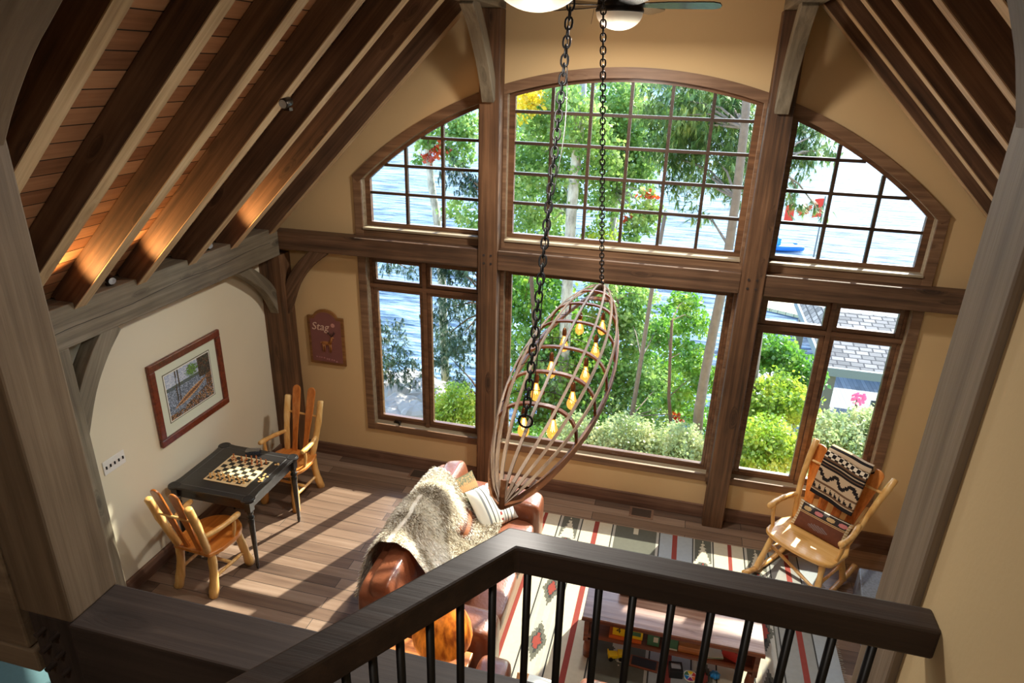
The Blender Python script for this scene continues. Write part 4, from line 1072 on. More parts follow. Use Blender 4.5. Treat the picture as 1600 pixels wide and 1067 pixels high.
# ---- end table and lamp
et = thing('end_table', 'orange wooden end table under the mica lampshade', 'table', (-0.85, -3.05, 0)); so = et.location.copy()
mb = MB(); mb.bx(-1.18, -0.52, -3.32, -2.79, 0.47, 0.50); mb.build('table_top', W['endtable'], parent=et, off=so, bevel=0.006)
mb = MB(); mb.bx(-1.13, -0.57, -3.27, -2.84, 0.40, 0.47); mb.build('apron', W['endtable'], parent=et, off=so)
for x in (-1.12, -0.58):
    for y in (-3.26, -2.85):
        mb = MB(); mb.bx(x - .022, x + .022, y - .022, y + .022, 0, 0.40); mb.build('leg', W['endtable'], parent=et, off=so, bevel=0.003)
lp = thing('table_lamp', 'table lamp with a rounded glowing amber mica shade', 'lamp', (-0.665, -3.005, 0.50)); so = lp.location.copy()
m, n, l, b = newmat('amber_mica_shade')
tc = n.new('ShaderNodeTexCoord'); mp = n.new('ShaderNodeMapping'); mp.inputs['Scale'].default_value = (9, 9, 3); l.new(tc.outputs['Object'], mp.inputs['Vector'])
no = n.new('ShaderNodeTexNoise'); no.inputs['Scale'].default_value = 2.5; no.inputs['Detail'].default_value = 9; l.new(mp.outputs[0], no.inputs['Vector'])
cr = n.new('ShaderNodeValToRGB'); cr.color_ramp.elements[0].position = .35; cr.color_ramp.elements[0].color = srgb(132, 58, 12); cr.color_ramp.elements[1].position = .65; cr.color_ramp.elements[1].color = srgb(226, 126, 36)
l.new(no.outputs['Fac'], cr.inputs['Fac']); l.new(cr.outputs[0], b.inputs['Base Color']); l.new(cr.outputs[0], b.inputs['Emission Color']); b.inputs['Emission Strength'].default_value = 0.22; b.inputs['Roughness'].default_value = .4
W['mica'] = m
mb = MB(); mb.lathe([(0.07, 0), (0.075, 0.01), (0.03, 0.03), (0.022, 0.08), (0.045, 0.16), (0.03, 0.24), (0.012, 0.27), (0.012, 0.40)], 20); mb.build('base', W['bronze'], parent=lp, smooth=True)
mb = MB(); mb.lathe([(0.165, 0.265), (0.192, 0.30), (0.200, 0.345), (0.193, 0.40), (0.168, 0.47), (0.125, 0.54), (0.080, 0.585), (0.062, 0.605)], 28, cap=False); o = mb.build('lamp_shade', W['mica'], parent=lp, smooth=True)
mb = MB(); mb.tube([(0.062 * cos(a), 0.062 * sin(a), 0.605) for a in [2 * pi * k / 20 for k in range(20)]], 0.004, 6, closed=True); mb.build('top_ring', W['bronze'], parent=lp, smooth=True)
mb = MB(); mb.lathe([(0.002, 0.40), (0.03, 0.43), (0.03, 0.46), (0.012, 0.50), (0.002, 0.505)], 12); mb.build('bulb', plain('warm_bulb', (1, .8, .5, 1), emit=(1, .62, .25, 1), estr=6), parent=lp, smooth=True)

# ---- coffee table with games
ct = thing('coffee_table', 'red-brown wooden coffee table with a scraped top and open shelf', 'table', (0.83, -1.87, 0)); so = ct.location.copy()
mb = MB(); mb.bx(0.165, 1.495, -2.195, -1.55, 0.425, 0.455); mb.build('table_top', W['tabletop'], parent=ct, off=so, bevel=0.004)
mb = MB(); mb.bx(0.163, 1.497, -2.20, -2.19, 0.418, 0.447); mb.build('front_edge', W['redwood'], parent=ct, off=so)
mb = MB(); mb.bx(0.20, 1.46, -2.15, -1.60, 0.21, 0.235); mb.build('shelf', W['redwood'], parent=ct, off=so, bevel=0.003)
for x in (0.20, 1.46):
    mb = MB(); mb.bx(x - .018, x + .018, -2.16, -1.59, 0.18, 0.425); mb.build('side_panel', W['redwood'], parent=ct, off=so)
for x in (0.22, 1.44):
    for y in (-2.13, -1.62):
        mb = MB(); mb.lathe([(0.022, 0), (0.034, 0.02), (0.036, 0.10), (0.028, 0.18)], 14, Matrix.Translation((x, y, 0))); mb.build('leg', W['redwood'], parent=ct, off=so, smooth=True)
for x in (0.80,):
    mb = MB(); mb.bx(x - .012, x + .012, -2.15, -1.60, 0.235, 0.425); mb.build('divider', W['redwood'], parent=ct, off=so)
ty = thing('wooden_tray', 'shallow brown wooden tray with orange rims on the coffee table', 'tray', (0.77, -1.74, 0.456)); so = ty.location.copy()
mb = MB(); mb.bx(0.42, 1.12, -1.88, -1.60, 0.456, 0.466)
for y in (-1.88, -1.60): mb.bx(0.42, 1.12, y - .008, y + .008, 0.456, 0.535)
for x in (0.42, 1.12): mb.bx(x - .008, x + .008, -1.872, -1.608, 0.456, 0.535)
mb.build('tray_body', wood('tray_brown', srgb(56, 26, 12), srgb(80, 40, 20), srgb(104, 56, 30), rough=.5, knots=.2), parent=ty, off=so, bevel=0.002)
mb = MB()
for y in (-1.88, -1.60): mb.bx(0.412, 1.128, y - .009, y + .009, 0.535, 0.541)
mb.build('rim', W['endtable'], parent=ty, off=so)
def boxy(name, label, c, d, m, cat='game box', rz=0, extra=None, letter=None):
    t = thing(name, label, cat, c, rz)
    mb = MB(); mb.bx(-d[0] / 2, d[0] / 2, -d[1] / 2, d[1] / 2, 0, d[2]); mb.build('carton', m, parent=t, bevel=0.0015)
    if extra:
        mb = MB(); mb.bx(*extra[0]); mb.build('printed_panel', extra[1], parent=t)
    if letter: text(letter[0], letter[1], (letter[2], -d[1] / 2 - 0.001, letter[3]), letter[4], t, (0, 0, 0), depth=0.0006)
    return t
Yel = plain('yellow_card', srgb(244, 206, 20), rough=.5); Org = plain('orange_card', srgb(226, 112, 40), rough=.5); Grn = plain('green_card', srgb(70, 120, 84), rough=.5)
Wht = plain('white_card', srgb(226, 222, 206), rough=.6); Red = plain('red_card', srgb(196, 60, 54), rough=.5); Blu = plain('blue_plastic', srgb(30, 130, 200), rough=.4); Blk = plain('black_card', srgb(26, 26, 28), rough=.4)
boxy('game_box', 'orange-red game box under the yellow one on the coffee table shelf', (0.50, -2.01, 0.2355), (0.25, 0.24, 0.030), Org)
boxy('game_box', 'bright yellow game box with a black figure 4 on the coffee table shelf', (0.515, -2.00, 0.266), (0.23, 0.24, 0.100), Yel, letter=('4', 0.075, -0.07, 0.05, Blk), extra=((-0.02, 0.10, -0.1208, -0.1202, 0.03, 0.07), Grn))
boxy('game_box', 'dark green game box with a white picture left of the shelf divider', (0.712, -2.03, 0.2355), (0.09, 0.18, 0.12), Grn, extra=((0.0, 0.035, -0.0908, -0.0902, 0.04, 0.09), Wht))
boxy('game_box', 'green game box with a white base right of the shelf divider', (0.862, -2.03, 0.2355), (0.065, 0.18, 0.125), Grn, extra=((-0.032, 0.032, -0.0908, -0.0902, 0.0, 0.015), Wht))
boxy('game_box', 'orange wooden game box in the middle of the right shelf bay', (0.985, -2.02, 0.2355), (0.17, 0.20, 0.06), W['endtable'])
boxy('game_box', 'thin green and white game box lying on the right shelf bay', (1.15, -2.02, 0.2355), (0.13, 0.20, 0.018), Wht, rz=radians(12), extra=((-0.06, 0.06, -0.1008, -0.1002, 0.006, 0.012), Grn))
boxy('game_box', 'red game box at the right end of the coffee table shelf', (1.31, -2.02, 0.2355), (0.12, 0.16, 0.085), Red, rz=radians(-25))
tt = thing('toy_truck', 'small yellow toy truck on the rug under the coffee table', 'toy', (0.44, -2.10, 0.011), radians(15)); 
mb = MB(); mb.bx(-0.06, 0.015, -0.028, 0.028, 0.02, 0.05); mb.bx(0.018, 0.06, -0.028, 0.028, 0.02, 0.065); mb.bx(-0.062, -0.052, -0.03, 0.03, 0.05, 0.068); mb.build('body', Yel, parent=tt, bevel=0.004)
for x in (-0.04, 0.038):
    for y in (-0.032, 0.032):
        mb = MB(); mb.tube([(x, y - .006, 0.018), (x, y + .006, 0.018)], 0.017, 12); mb.build('wheel', Blk, parent=tt)
ft = boxy('picture_frame', 'black board with a wooden border lying under the coffee table', (0.665, -2.10, 0.0115), (0.22, 0.11, 0.012), W['redwood'], 'board', radians(-4), extra=((-0.095, 0.095, -0.042, 0.042, 0.012, 0.0135), Blk))
bb = boxy('black_case', 'black game case with grey markings under the coffee table', (0.905, -2.12, 0.011), (0.10, 0.10, 0.07), Blk, 'case', radians(8), extra=((-0.035, 0.035, -0.02, 0.03, 0.0705, 0.0712), plain('grey_mark', (0.3, 0.3, 0.32, 1))))
wh = thing('game_spinner', 'round white game spinner with coloured wedges beside the black case', 'game', (1.02, -2.12, 0.012))
mb = MB(); mb.lathe([(0.055, 0), (0.055, 0.006)], 28); mb.build('disc', Wht, parent=wh)
for k, m_ in enumerate((Red, Yel, Grn, Blu, plain('purple_card', srgb(150, 40, 120), rough=.5), Org)):
    a0 = k * pi / 3; mb = MB(); mb.prism([(0.01 * cos(a0 + pi / 6), 0.01 * sin(a0 + pi / 6))] + [(0.046 * cos(a0 + t_ * pi / 15), 0.046 * sin(a0 + t_ * pi / 15)) for t_ in range(6)], 0.001, Matrix.Translation((0, 0, 0.006))); mb.build('wedge', m_, parent=wh)
bl = MB(); rb = random.Random(2)
bl.grid(lambda a, b_: (0.035 * (1 + .2 * sin(9 * a * 6.28)) * cos(2 * pi * a) * sin(pi * b_), 0.035 * (1 + .2 * sin(7 * a * 6.28)) * sin(2 * pi * a) * sin(pi * b_), 0.03 - 0.028 * cos(pi * b_)), 36, 12)
o = bl.build('rubber_toy', Blu, smooth=True, loc=(1.20, -2.08, 0.011)); tag(o, 'bright blue knobbly rubber toy on the rug under the coffee table', 'toy')

# ---- rocking chair
rc_ = thing('rocking_chair', 'honey log rocking chair with paddle slats beside the right window', 'chair', (1.985, -0.70, 0), radians(143.1))
def rt(name, a, b_, r0, r1=None, bend=(0, 0, 0), m='log', seed=0, kn=.10):
    mb = MB(); logtube(mb, a, b_, r0, r1, bend, kn, seed=seed); return mb.build(name, W[m], parent=rc_, smooth=True)
mb = MB(); poly = []
for i in range(17): a = pi * i / 16; poly.append((0.325 * cos(a) * (1 if abs(cos(a)) < .9 else 1), 0.10 + 0.165 * sin(a) ** 0.6 if sin(a) > 0 else 0.10))
poly += [(-0.325, -0.10), (-0.27, -0.245), (0.27, -0.245), (0.325, -0.10)]
mb.prism(poly, 0.042, Matrix.Translation((0, 0, 0.40)) @ Matrix.Rotation(radians(3), 4, 'X')); mb.build('seat', W['seatpale'], parent=rc_, bevel=0.014, seg=3)
for s in (-1, 1):
    mb = MB(); pts = []
    for k in range(15):
        q = -1 + 2 * k / 14; pts.append((s * 0.285, 0.02 + q * 0.46, 0.028 + 0.085 * q * q))
    mb.tube(pts, 0.026, 8, flat=0.8); mb.build('rocker', W['log'], parent=rc_, smooth=True)
    rt('leg', (s * 0.24, 0.17, 0.41), (s * 0.285, 0.27, 0.05), 0.026, 0.03, seed=3 + s)
    rt('leg', (s * 0.22, -0.17, 0.41), (s * 0.285, -0.24, 0.05), 0.026, 0.03, seed=6 + s)
    rt('stretcher', (s * 0.26, 0.22, 0.22), (s * 0.255, -0.20, 0.22), 0.015, seed=10 + s)
    rt('arm', (s * 0.285, -0.285, 0.655), (s * 0.335, 0.15, 0.665), 0.024, 0.028, (s * 0.02, 0, 0.01 * s), seed=14 + s)
    rt('arm_support', (s * 0.30, 0.08, 0.43), (s * 0.33, 0.07, 0.65), 0.016, 0.018, (s * 0.01, 0, 0), seed=18 + s)
rt('stretcher', (-0.26, 0.23, 0.16), (0.26, 0.10, 0.24), 0.016, seed=22); rt('stretcher', (-0.255, -0.19, 0.20), (0.255, -0.19, 0.20), 0.015, seed=23)
rt('back_post', (0.255, -0.215, 0.43), (0.315, -0.455, 1.16), 0.026, 0.030, (0.015, 0.04, 0), seed=30)
rt('back_post', (-0.255, -0.215, 0.43), (-0.395, -0.50, 1.08), 0.026, 0.032, (0.0, 0.04, 0), seed=31)
rt('crosspiece', (0.29, -0.39, 0.98), (-0.34, -0.41, 0.96), 0.013, seed=32)
for k, x in enumerate((-0.17, -0.058, 0.058, 0.17)):
    lean = -x * 0.28
    mb = MB(); mb.prism(paddle(0.075, 0.125 if abs(x) > .1 else 0.11, 0.74, .02), 0.022, Matrix.Translation((x, -0.222, 0.44)) @ Matrix.Rotation(radians(19), 4, 'X') @ Matrix.Rotation(radians(x * 45), 4, 'Y') @ Matrix.Rotation(radians(90), 4, 'X'))
    mb.build('back_slat', W['slat'], parent=rc_, bevel=0.006)
RM_ = Matrix.Translation((1.985, -0.70, 0)) @ Matrix.Rotation(radians(143.1), 4, 'Z')
# blanket folded over the back
bk = [plain('blanket_tan', srgb(190, 166, 136), rough=.95, spec=.1), plain('blanket_black', srgb(38, 34, 34), rough=.95, spec=.1), plain('blanket_brown', srgb(104, 78, 58), rough=.95, spec=.1), plain('blanket_cream', srgb(222, 208, 184), rough=.95, spec=.1)]
def bf(i, j):
    u = int(i * 0.62); v = int(j * 0.62) % 30
    if v in (0, 1): return 1
    if v in (3,): return 2
    if 4 <= v <= 7:
        return 1 if (u % 5) < (7 - v) / 1.4 else 0
    if v == 8: return 2
    if 10 <= v <= 15:
        ph = abs((u % 16) - 8) / 8 * 5
        return 1 if abs((v - 10) - ph) < 1.3 else 0
    if v in (17, 19, 21): return 1
    if v in (18, 22): return 2
    if 23 <= v <= 26: return 1 if (u // 3) % 2 == (v // 2) % 2 else 3
    return 0
def blanket_pt(a, b_):
    # a across, b over the top: front hem -> crest -> back hem ; chair local coords
    x = 0.14 - 0.38 * a; x += (0.012 * (1 - abs(2 * a - 1))) * sin(b_ * 6)
    path = [(-0.185, 0.80), (-0.235, 0.90), (-0.285, 1.02), (-0.335, 1.13), (-0.40, 1.175), (-0.45, 1.13), (-0.43, 1.02), (-0.40, 0.90)]
    t = b_ * (len(path) - 1); i = min(int(t), len(path) - 2); f = t - i
    y = path[i][0] * (1 - f) + path[i + 1][0] * f; z = path[i][1] * (1 - f) + path[i + 1][1] * f
    z -= 0.05 * a * (1 if b_ < .5 else .6)
    return (x, y + 0.006 * sin(a * 9), z + 0.004 * sin(a * 7))
bt = thing('folded_blanket', 'tan and black zigzag patterned blanket folded over the rocking chair back', 'blanket', RM_ @ Vector((-0.05, -0.35, 1.0)), radians(143.1))
bo = Vector((-0.05, -0.35, 1.0))
mb = MB(); mb.grid(lambda a, b_: blanket_pt(a, b_), 64, 92, mf=bf)
o = mb.build('woven_cloth', bk, parent=bt, off=bo, smooth=True)
so_ = o.modifiers.new('thickness', 'SOLIDIFY'); so_.thickness = 0.042; so_.offset = 1.0
# lumbar cushion on the rocker
ck_ = [plain('kilim_brown', srgb(104, 58, 38), rough=.9, var=.3, vscale=30), plain('kilim_black', srgb(48, 38, 34), rough=.9), plain('kilim_pink', srgb(196, 120, 116), rough=.9), plain('kilim_tan', srgb(190, 158, 108), rough=.9), plain('kilim_cream', srgb(214, 200, 170), rough=.9), plain('kilim_grey', srgb(120, 104, 104), rough=.9)]
def kf_(i, j):
    if i < 3 or i > 37: return 4 if (j // 2) % 2 else 3
    if j in (24, 26): return 3
    if j > 26 and j < 37:
        c = (i - 3) // 9; ci = 3 + c * 9 + 4.5
        if (i - ci) ** 2 / 12 + (j - 31.5) ** 2 / 12 < 1: return 2 if c % 2 else 3
        return 1
    if j >= 37: return 4 if j == 38 else 1
    if j < 20 and ((i - 20) ** 2 / 60 + (j - 11) ** 2 / 20 < 1) and (i + j) % 3: return 5
    return 0
Mk = RM_ @ frame_n((-0.02, -0.155, 0.545), (0, 0.86, 0.50), (0, -0.5, 0.86))
pillow('lumbar_cushion', 'long brown kilim cushion with pink medallions on the rocking chair seat', 0.50, 0.25, 0.12, Mk, ck_, lambda i, j: kf_(i, j))

# ---- hearth stone at the right
mb = MB(); mb.prism([(2.44, -0.74), (3.70, -0.74), (3.70, -3.4), (2.50, -3.4), (2.36, -1.3)], 0.26, Matrix.Translation((0, 0, 0)))
gran = plain('blue_grey_granite', srgb(120, 128, 138), rough=.4, var=.5, vscale=60, bump=.3, bscale=50)
o = mb.build('hearth_stone', gran, bevel=0.01); tag(o, 'blue-grey stone hearth slab at the right behind the foreground post', 'hearth')
# ---- teal bench glimpsed at lower left
tb_ = thing('upholstered_bench', 'teal upholstered bench glimpsed below the left loft beam', 'bench', (-3.35, -4.2, 0)); so = tb_.location.copy()
mb = MB(); mb.bx(-3.9, -2.95, -4.6, -3.68, 0.10, 0.44); mb.build('frame', W['black'], parent=tb_, off=so)
mb = MB(); softbox(mb, -3.95, -2.95, -4.62, -3.66, 0.36, 0.47, 0, rnd=.15); mb.build('seat_pad', plain('teal_fabric', srgb(78, 110, 116), rough=.9, var=.1, vscale=40), parent=tb_, off=so, smooth=True)
# ============================================================ CANOE CHANDELIER
ch = thing('canoe_chandelier', 'canoe-shaped wooden strip chandelier with ten amber bulbs on black chains', 'chandelier', (0, -2.6, 2.71)); so = ch.location.copy()
YN, YF = -4.09, -1.10
def hw(y):
    t = (y - YN) / (YF - YN); t = min(max(t, 0), 1); return 0.268 * (sin(pi * t ** 0.92)) ** 0.72
def zg(y):            # gunwale height, rising slightly to both tips
    t = (y - (-2.6)) / 1.5; return 2.70 + 0.055 * (abs(t) ** 3) * (1 if t < 0 else 0.0)
def hh_(y):
    t = (y - YN) / (YF - YN); return 0.235 * (max(0.0, sin(pi * min(max(t, 0), 1))) ** 0.45)
def hull(y, a):       # a: 0 right gunwale .. pi left gunwale over the top
    w_ = hw(y); c = cos(a); s_ = sin(a)
    return Vector((w_ * math.copysign(abs(c) ** 0.8, c), y, zg(y) + hh_(y) * s_ ** 0.75 if s_ > 0 else zg(y)))
def strip(mb, pts, w, t, nrmf):
    vs = []; k = len(pts)
    for i, p in enumerate(pts):
        tg = (pts[min(i + 1, k - 1)] - pts[max(i - 1, 0)]).normalized(); nn = nrmf(p); nn = (nn - tg * nn.dot(tg)).normalized(); s_ = tg.cross(nn)
        for a, b_ in ((-1, -1), (1, -1), (1, 1), (-1, 1)): vs.append(p + s_ * a * w / 2 + nn * b_ * t / 2)
    fs = []
    for i in range(k - 1):
        for j in range(4): fs.append((4 * i + j, 4 * i + (j + 1) % 4, 4 * i + 4 + (j + 1) % 4, 4 * i + 4 + j))
    fs += [(3, 2, 1, 0), (4 * k - 4, 4 * k - 3, 4 * k - 2, 4 * k - 1)]
    mb.add(vs, fs)
outn = lambda p: (p - Vector((0, p.y, 2.68)))
for s, a in ((1, 0.0), (-1, pi)):
    mb = MB(); pts = [hull(YN + (YF - YN) * i / 40, a) for i in range(41)]
    strip(mb, pts, 0.030, 0.016, outn); mb.build('gunwale', W['gunwale'], parent=ch, off=so)
for k in range(1, 8):
    a = pi * k / 8
    mb = MB(); pts = [hull(YN + (YF - YN) * i / 40, a) for i in range(41)]
    strip(mb, pts, 0.0135, 0.009, outn); mb.build('stringer', W['canoe'], parent=ch, off=so)
RIBY = (-3.48, -3.16, -2.85, -2.44, -2.05, -1.65)
for y in RIBY:
    mb = MB(); pts = [hull(y, pi * i / 24) * 1.0 for i in range(25)]
    pts = [Vector((p.x * .96, p.y, zg(y) + (p.z - zg(y)) * .96)) for p in pts]
    strip(mb, pts, 0.026, 0.012, outn); mb.build('rib', W['rib'], parent=ch, off=so, smooth=False)
for y, w_ in ((YN + 0.20, 0.085), (YF - 0.2, 0.08)):
    mb = MB(); mb.bx(-hw(y), hw(y), y - 0.03, y + 0.03, zg(y) - 0.008, zg(y) + 0.008); mb.build('deck_plate', W['gunwale'], parent=ch, off=so)
# stem posts
mb = MB(); mb.tube([(0, YN - 0.004, 2.745), (0, YN - 0.004, 2.80), (0, YN + 0.02, 2.86)], 0.012, 6); mb.build('stem', W['gunwale'], parent=ch, off=so); mb = MB(); mb.tube([(0, YF, 2.68), (0, YF, 2.74), (0, YF - 0.03, 2.80)], 0.012, 6); mb.build('stem', W['gunwale'], parent=ch, off=so)
# bulbs on cross wires
m, n, l, b = newmat('amber_bulb_glass'); n.remove(b)
tr = n.new('ShaderNodeBsdfTransparent'); tr.inputs[0].default_value = (1.0, 0.74, 0.38, 1)
em = n.new('ShaderNodeEmission'); em.inputs[0].default_value = (1.0, 0.40, 0.07, 1); em.inputs[1].default_value = 1.25
gl = n.new('ShaderNodeBsdfGlossy'); gl.inputs['Roughness'].default_value = .05
m1 = n.new('ShaderNodeMixShader'); m1.inputs[0].default_value = 0.45; l.new(tr.outputs[0], m1.inputs[1]); l.new(em.outputs[0], m1.inputs[2])
m2 = n.new('ShaderNodeMixShader'); m2.inputs[0].default_value = 0.10; l.new(m1.outputs[0], m2.inputs[1]); l.new(gl.outputs[0], m2.inputs[2]); l.new(m2.outputs[0], n['Material Output'].inputs[0])
fil = plain('glowing_filament', (1, .6, .2, 1), emit=(1.0, 0.55, 0.16, 1), estr=25)
for bxp, byp in ((-0.095, -3.33), (-0.121, -2.93), (-0.100, -2.618), (-0.10, -2.20), (-0.05, -1.87), (0.048, -3.307), (0.088, -2.974), (0.106, -2.631), (0.111, -2.25), (0.100, -1.83)):
    zb = 2.70
    top = hull(byp, math.acos(max(-1, min(1, bxp / max(hw(byp), .01)))))
    mb = MB(); mb.tube([(bxp, byp, zb + 0.075), (bxp, byp, top.z - 0.004)], 0.0016, 5); mb.build('cord', W['blackpl'], parent=ch, off=so)
    mb = MB(); mb.lathe([(0.004, 0.085), (0.010, 0.078), (0.014, 0.062), (0.0145, 0.035), (0.011, 0.030)], 12, Matrix.Translation((bxp, byp, zb))); mb.build('socket', W['copper'], parent=ch, off=so, smooth=True)
    mb = MB(); mb.lathe([(0.009, 0.034), (0.011, 0.02), (0.021, -0.016), (0.029, -0.040), (0.029, -0.054), (0.022, -0.070), (0.009, -0.080), (0.001, -0.081)], 14, Matrix.Translation((bxp, byp, zb)), cap=False); bo_ = mb.build('bulb', m, parent=ch, off=so, smooth=True)
    mb = MB()
    for k in range(4):
        q = k * pi / 2; mb.tube([(bxp + .004 * cos(q), byp + .004 * sin(q), zb + .02), (bxp + .010 * cos(q), byp + .010 * sin(q), zb - .04), (bxp + .005 * cos(q + .7), byp + .005 * sin(q + .7), zb + .01)], 0.0010, 4)
    mb.build('filament', fil, parent=bo_, off=so)
for y in RIBY[:5]:
    yy = y + 0.12
    mb = MB(); pts = [hull(yy, pi * (0.15 + 0.7 * i / 12)) for i in range(13)]; mb.tube([p - Vector((0, 0, 0.006)) for p in pts], 0.002, 5); mb.build('wiring', W['blackpl'], parent=ch, off=so)
    mb = MB(); mb.lathe([(0.009, -0.008), (0.010, 0.0), (0.006, 0.010), (0.002, 0.011)], 10, Matrix.Translation((0, yy, hull(yy, pi / 2).z - 0.012))); mb.build('junction_cap', W['copper'], parent=ch, off=so, smooth=True)
def chain(p0, p1, pitch, lw, ll, r, name='chain'):
    p0 = Vector(p0); p1 = Vector(p1); n_ = max(1, int((p1 - p0).length / pitch)); d = (p1 - p0).normalized()
    a = d.orthogonal().normalized(); b_ = d.cross(a); mb = MB()
    for i in range(n_ + 1):
        c = p0 + d * pitch * i; s_ = (a + b_).normalized() if i % 2 == 0 else (a - b_).normalized()
        pts = []
        for k in range(12):
            q = 2 * pi * k / 12; x = cos(q); y = sin(q)
            pts.append(c + s_ * (lw / 2) * math.copysign(abs(x) ** .8, x) + d * (ll / 2) * math.copysign(abs(y) ** .8, y))
        mb.tube(pts, r, 6, closed=True)
    return mb.build(name, W['iron'], parent=ch, off=so, smooth=True)
HK = Vector((0, -2.75, 5.72))
chain((0, -3.715, 2.975), HK, 0.0375, 0.030, 0.050, 0.0046)
chain((0, -1.13, 2.74), HK, 0.0375, 0.030, 0.050, 0.0046)
for c in ((0, -3.72, 2.93), (0, -1.12, 2.715)):
    mb = MB(); mb.tube([Vector(c) + Vector((0.03 * cos(2 * pi * k / 16), 0, 0.03 * sin(2 * pi * k / 16))) for k in range(16)], 0.005, 6, closed=True); mb.build('ring', W['iron'], parent=ch, off=so, smooth=True)
mb = MB(); pts = []
for k in range(30):
    f = k / 29; p = Vector((0.012 + 0.018 * sin(f * 19) * (1 - f) * f * 4, 0, 0)) + Vector((0, -3.70, 2.94)).lerp(HK, f); pts.append(p)
mb.tube(pts, 0.0022, 5); mb.build('cord', W['blackpl'], parent=ch, off=so)
mb = MB(); mb.lathe([(0.06, 0), (0.055, 0.03), (0.02, 0.05), (0.01, 0.22)], 16, Matrix.Translation(HK)); mb.build('ceiling_canopy', W['iron'], parent=ch, off=so, smooth=True)

# ============================================================ CEILING FANS
globe = plain('opal_glass_globe', srgb(214, 206, 186), rough=0.35, emit=(1.0, 0.9, 0.72, 1), estr=0.06)
fanb = plain('dark_fan_blade', (0.016, 0.014, 0.013, 1), rough=0.25, coat=0.5)
FANP = 44.0
def fan(label, loc, a0, gr=0.15, nb=5, bl=0.62):
    f = thing('ceiling_fan', label, 'fan', loc)
    mb = MB(); mb.lathe([(0.001, -0.105)] + [(gr * sin(q), -0.105 + 0.105 * (1 - cos(q))) for q in [pi / 2 * k / 10 for k in range(1, 11)]], 32, cap=False); mb.build('light_bowl', globe, parent=f, smooth=True)
    mb = MB(); mb.lathe([(gr * 1.02, 0.0), (gr * 1.04, 0.012), (gr * 0.98, 0.03), (gr * 0.98, 0.035), (gr, 0.045), (gr * 0.92, 0.10), (gr * 0.70, 0.15), (gr * .30, 0.17), (gr * .2, 0.2)], 32); mb.build('motor_housing', W['iron'], parent=f, smooth=True)
    mb = MB(); mb.tube([(0, 0, 0.18), (0, 0, 5.93 - loc[2])], 0.013, 10); mb.build('downrod', W['iron'], parent=f)
    for k in range(nb):
        a = radians(a0) + 2 * pi * k / nb
        mb = MB(); mb.prism([(0.13, -0.035), (0.30, -0.062), (bl - .04, -0.066), (bl, -0.045), (bl + .01, 0), (bl, 0.045), (bl - .04, 0.066), (0.30, 0.062), (0.13, 0.035)], 0.007)
        o = mb.build('blade', fanb, parent=f, bevel=0.002); o.location = (0, 0, 0.04); o.rotation_euler = Euler((radians(-13), 0, a), 'XYZ')
    ld = bpy.data.lights.new('fan_glow', 'POINT'); lo = bpy.data.objects.new('fan_glow', ld); COL.objects.link(lo); ld.energy = FANP * .22; ld.color = (1.0, 0.93, 0.84); ld.shadow_soft_size = gr * .8; lo.location = Vector(loc) + Vector((0, 0, -0.30))
    ld = bpy.data.lights.new('fan_light', 'AREA'); lo = bpy.data.objects.new('fan_light', ld); COL.objects.link(lo); ld.energy = FANP; ld.color = (1.0, 0.93, 0.84); ld.shape = 'DISK'; ld.size = gr * 1.6; lo.location = Vector(loc) + Vector((0, 0, -0.115))
    mb = MB(); mb.tube([(-0.162, -0.03, 0.02), (-0.175, -0.03, -0.07)], 0.0015, 4); mb.build('pull_chain', W['bronze'], parent=f)
    return f
fan('dark ceiling fan with an opal bowl light farther from the camera', (0.0, -1.36, 4.66), -2)
FANP = 19.0
fan('nearer ceiling fan whose opal bowl shows at the top edge', (0.0, -3.78, 4.60), 37)

# ============================================================ OUTDOORS
# lake
m, n, l, b = newmat('lake_water')
tc = n.new('ShaderNodeTexCoord'); mp = n.new('ShaderNodeMapping'); mp.inputs['Scale'].default_value = (0.45, 2.2, 1); mp.inputs['Rotation'].default_value = (0, 0, radians(12)); l.new(tc.outputs['Object'], mp.inputs[0])
no = n.new('ShaderNodeTexNoise'); no.inputs['Scale'].default_value = 0.9; no.inputs['Detail'].default_value = 6; no.inputs['Roughness'].default_value = .6; l.new(mp.outputs[0], no.inputs['Vector'])
bp = n.new('ShaderNodeBump'); bp.inputs['Strength'].default_value = 1.0; bp.inputs['Distance'].default_value = 0.5; l.new(no.outputs[0], bp.inputs['Height']); l.new(bp.outputs[0], b.inputs['Normal'])
cr = n.new('ShaderNodeValToRGB'); cr.color_ramp.elements[0].position = .38; cr.color_ramp.elements[0].color = srgb(40, 66, 94); cr.color_ramp.elements[1].position = .62; cr.color_ramp.elements[1].color = srgb(132, 156, 176)  # bright ripples and dark troughs of reflected sky put into the base colour
l.new(no.outputs[0], cr.inputs[0]); l.new(cr.outputs[0], b.inputs['Base Color'])
b.inputs['Roughness'].default_value = .35; b.inputs['IOR'].default_value = 1.33; b.inputs['Specular IOR Level'].default_value = .06
W['lake'] = m
mb = MB(); mb.bx(-260, 260, 8.5, 420, -6.6, -6.0); o = mb.build('lake_water', W['lake']); tag(o, 'rippled blue lake beyond the trees', 'water', kind='stuff')
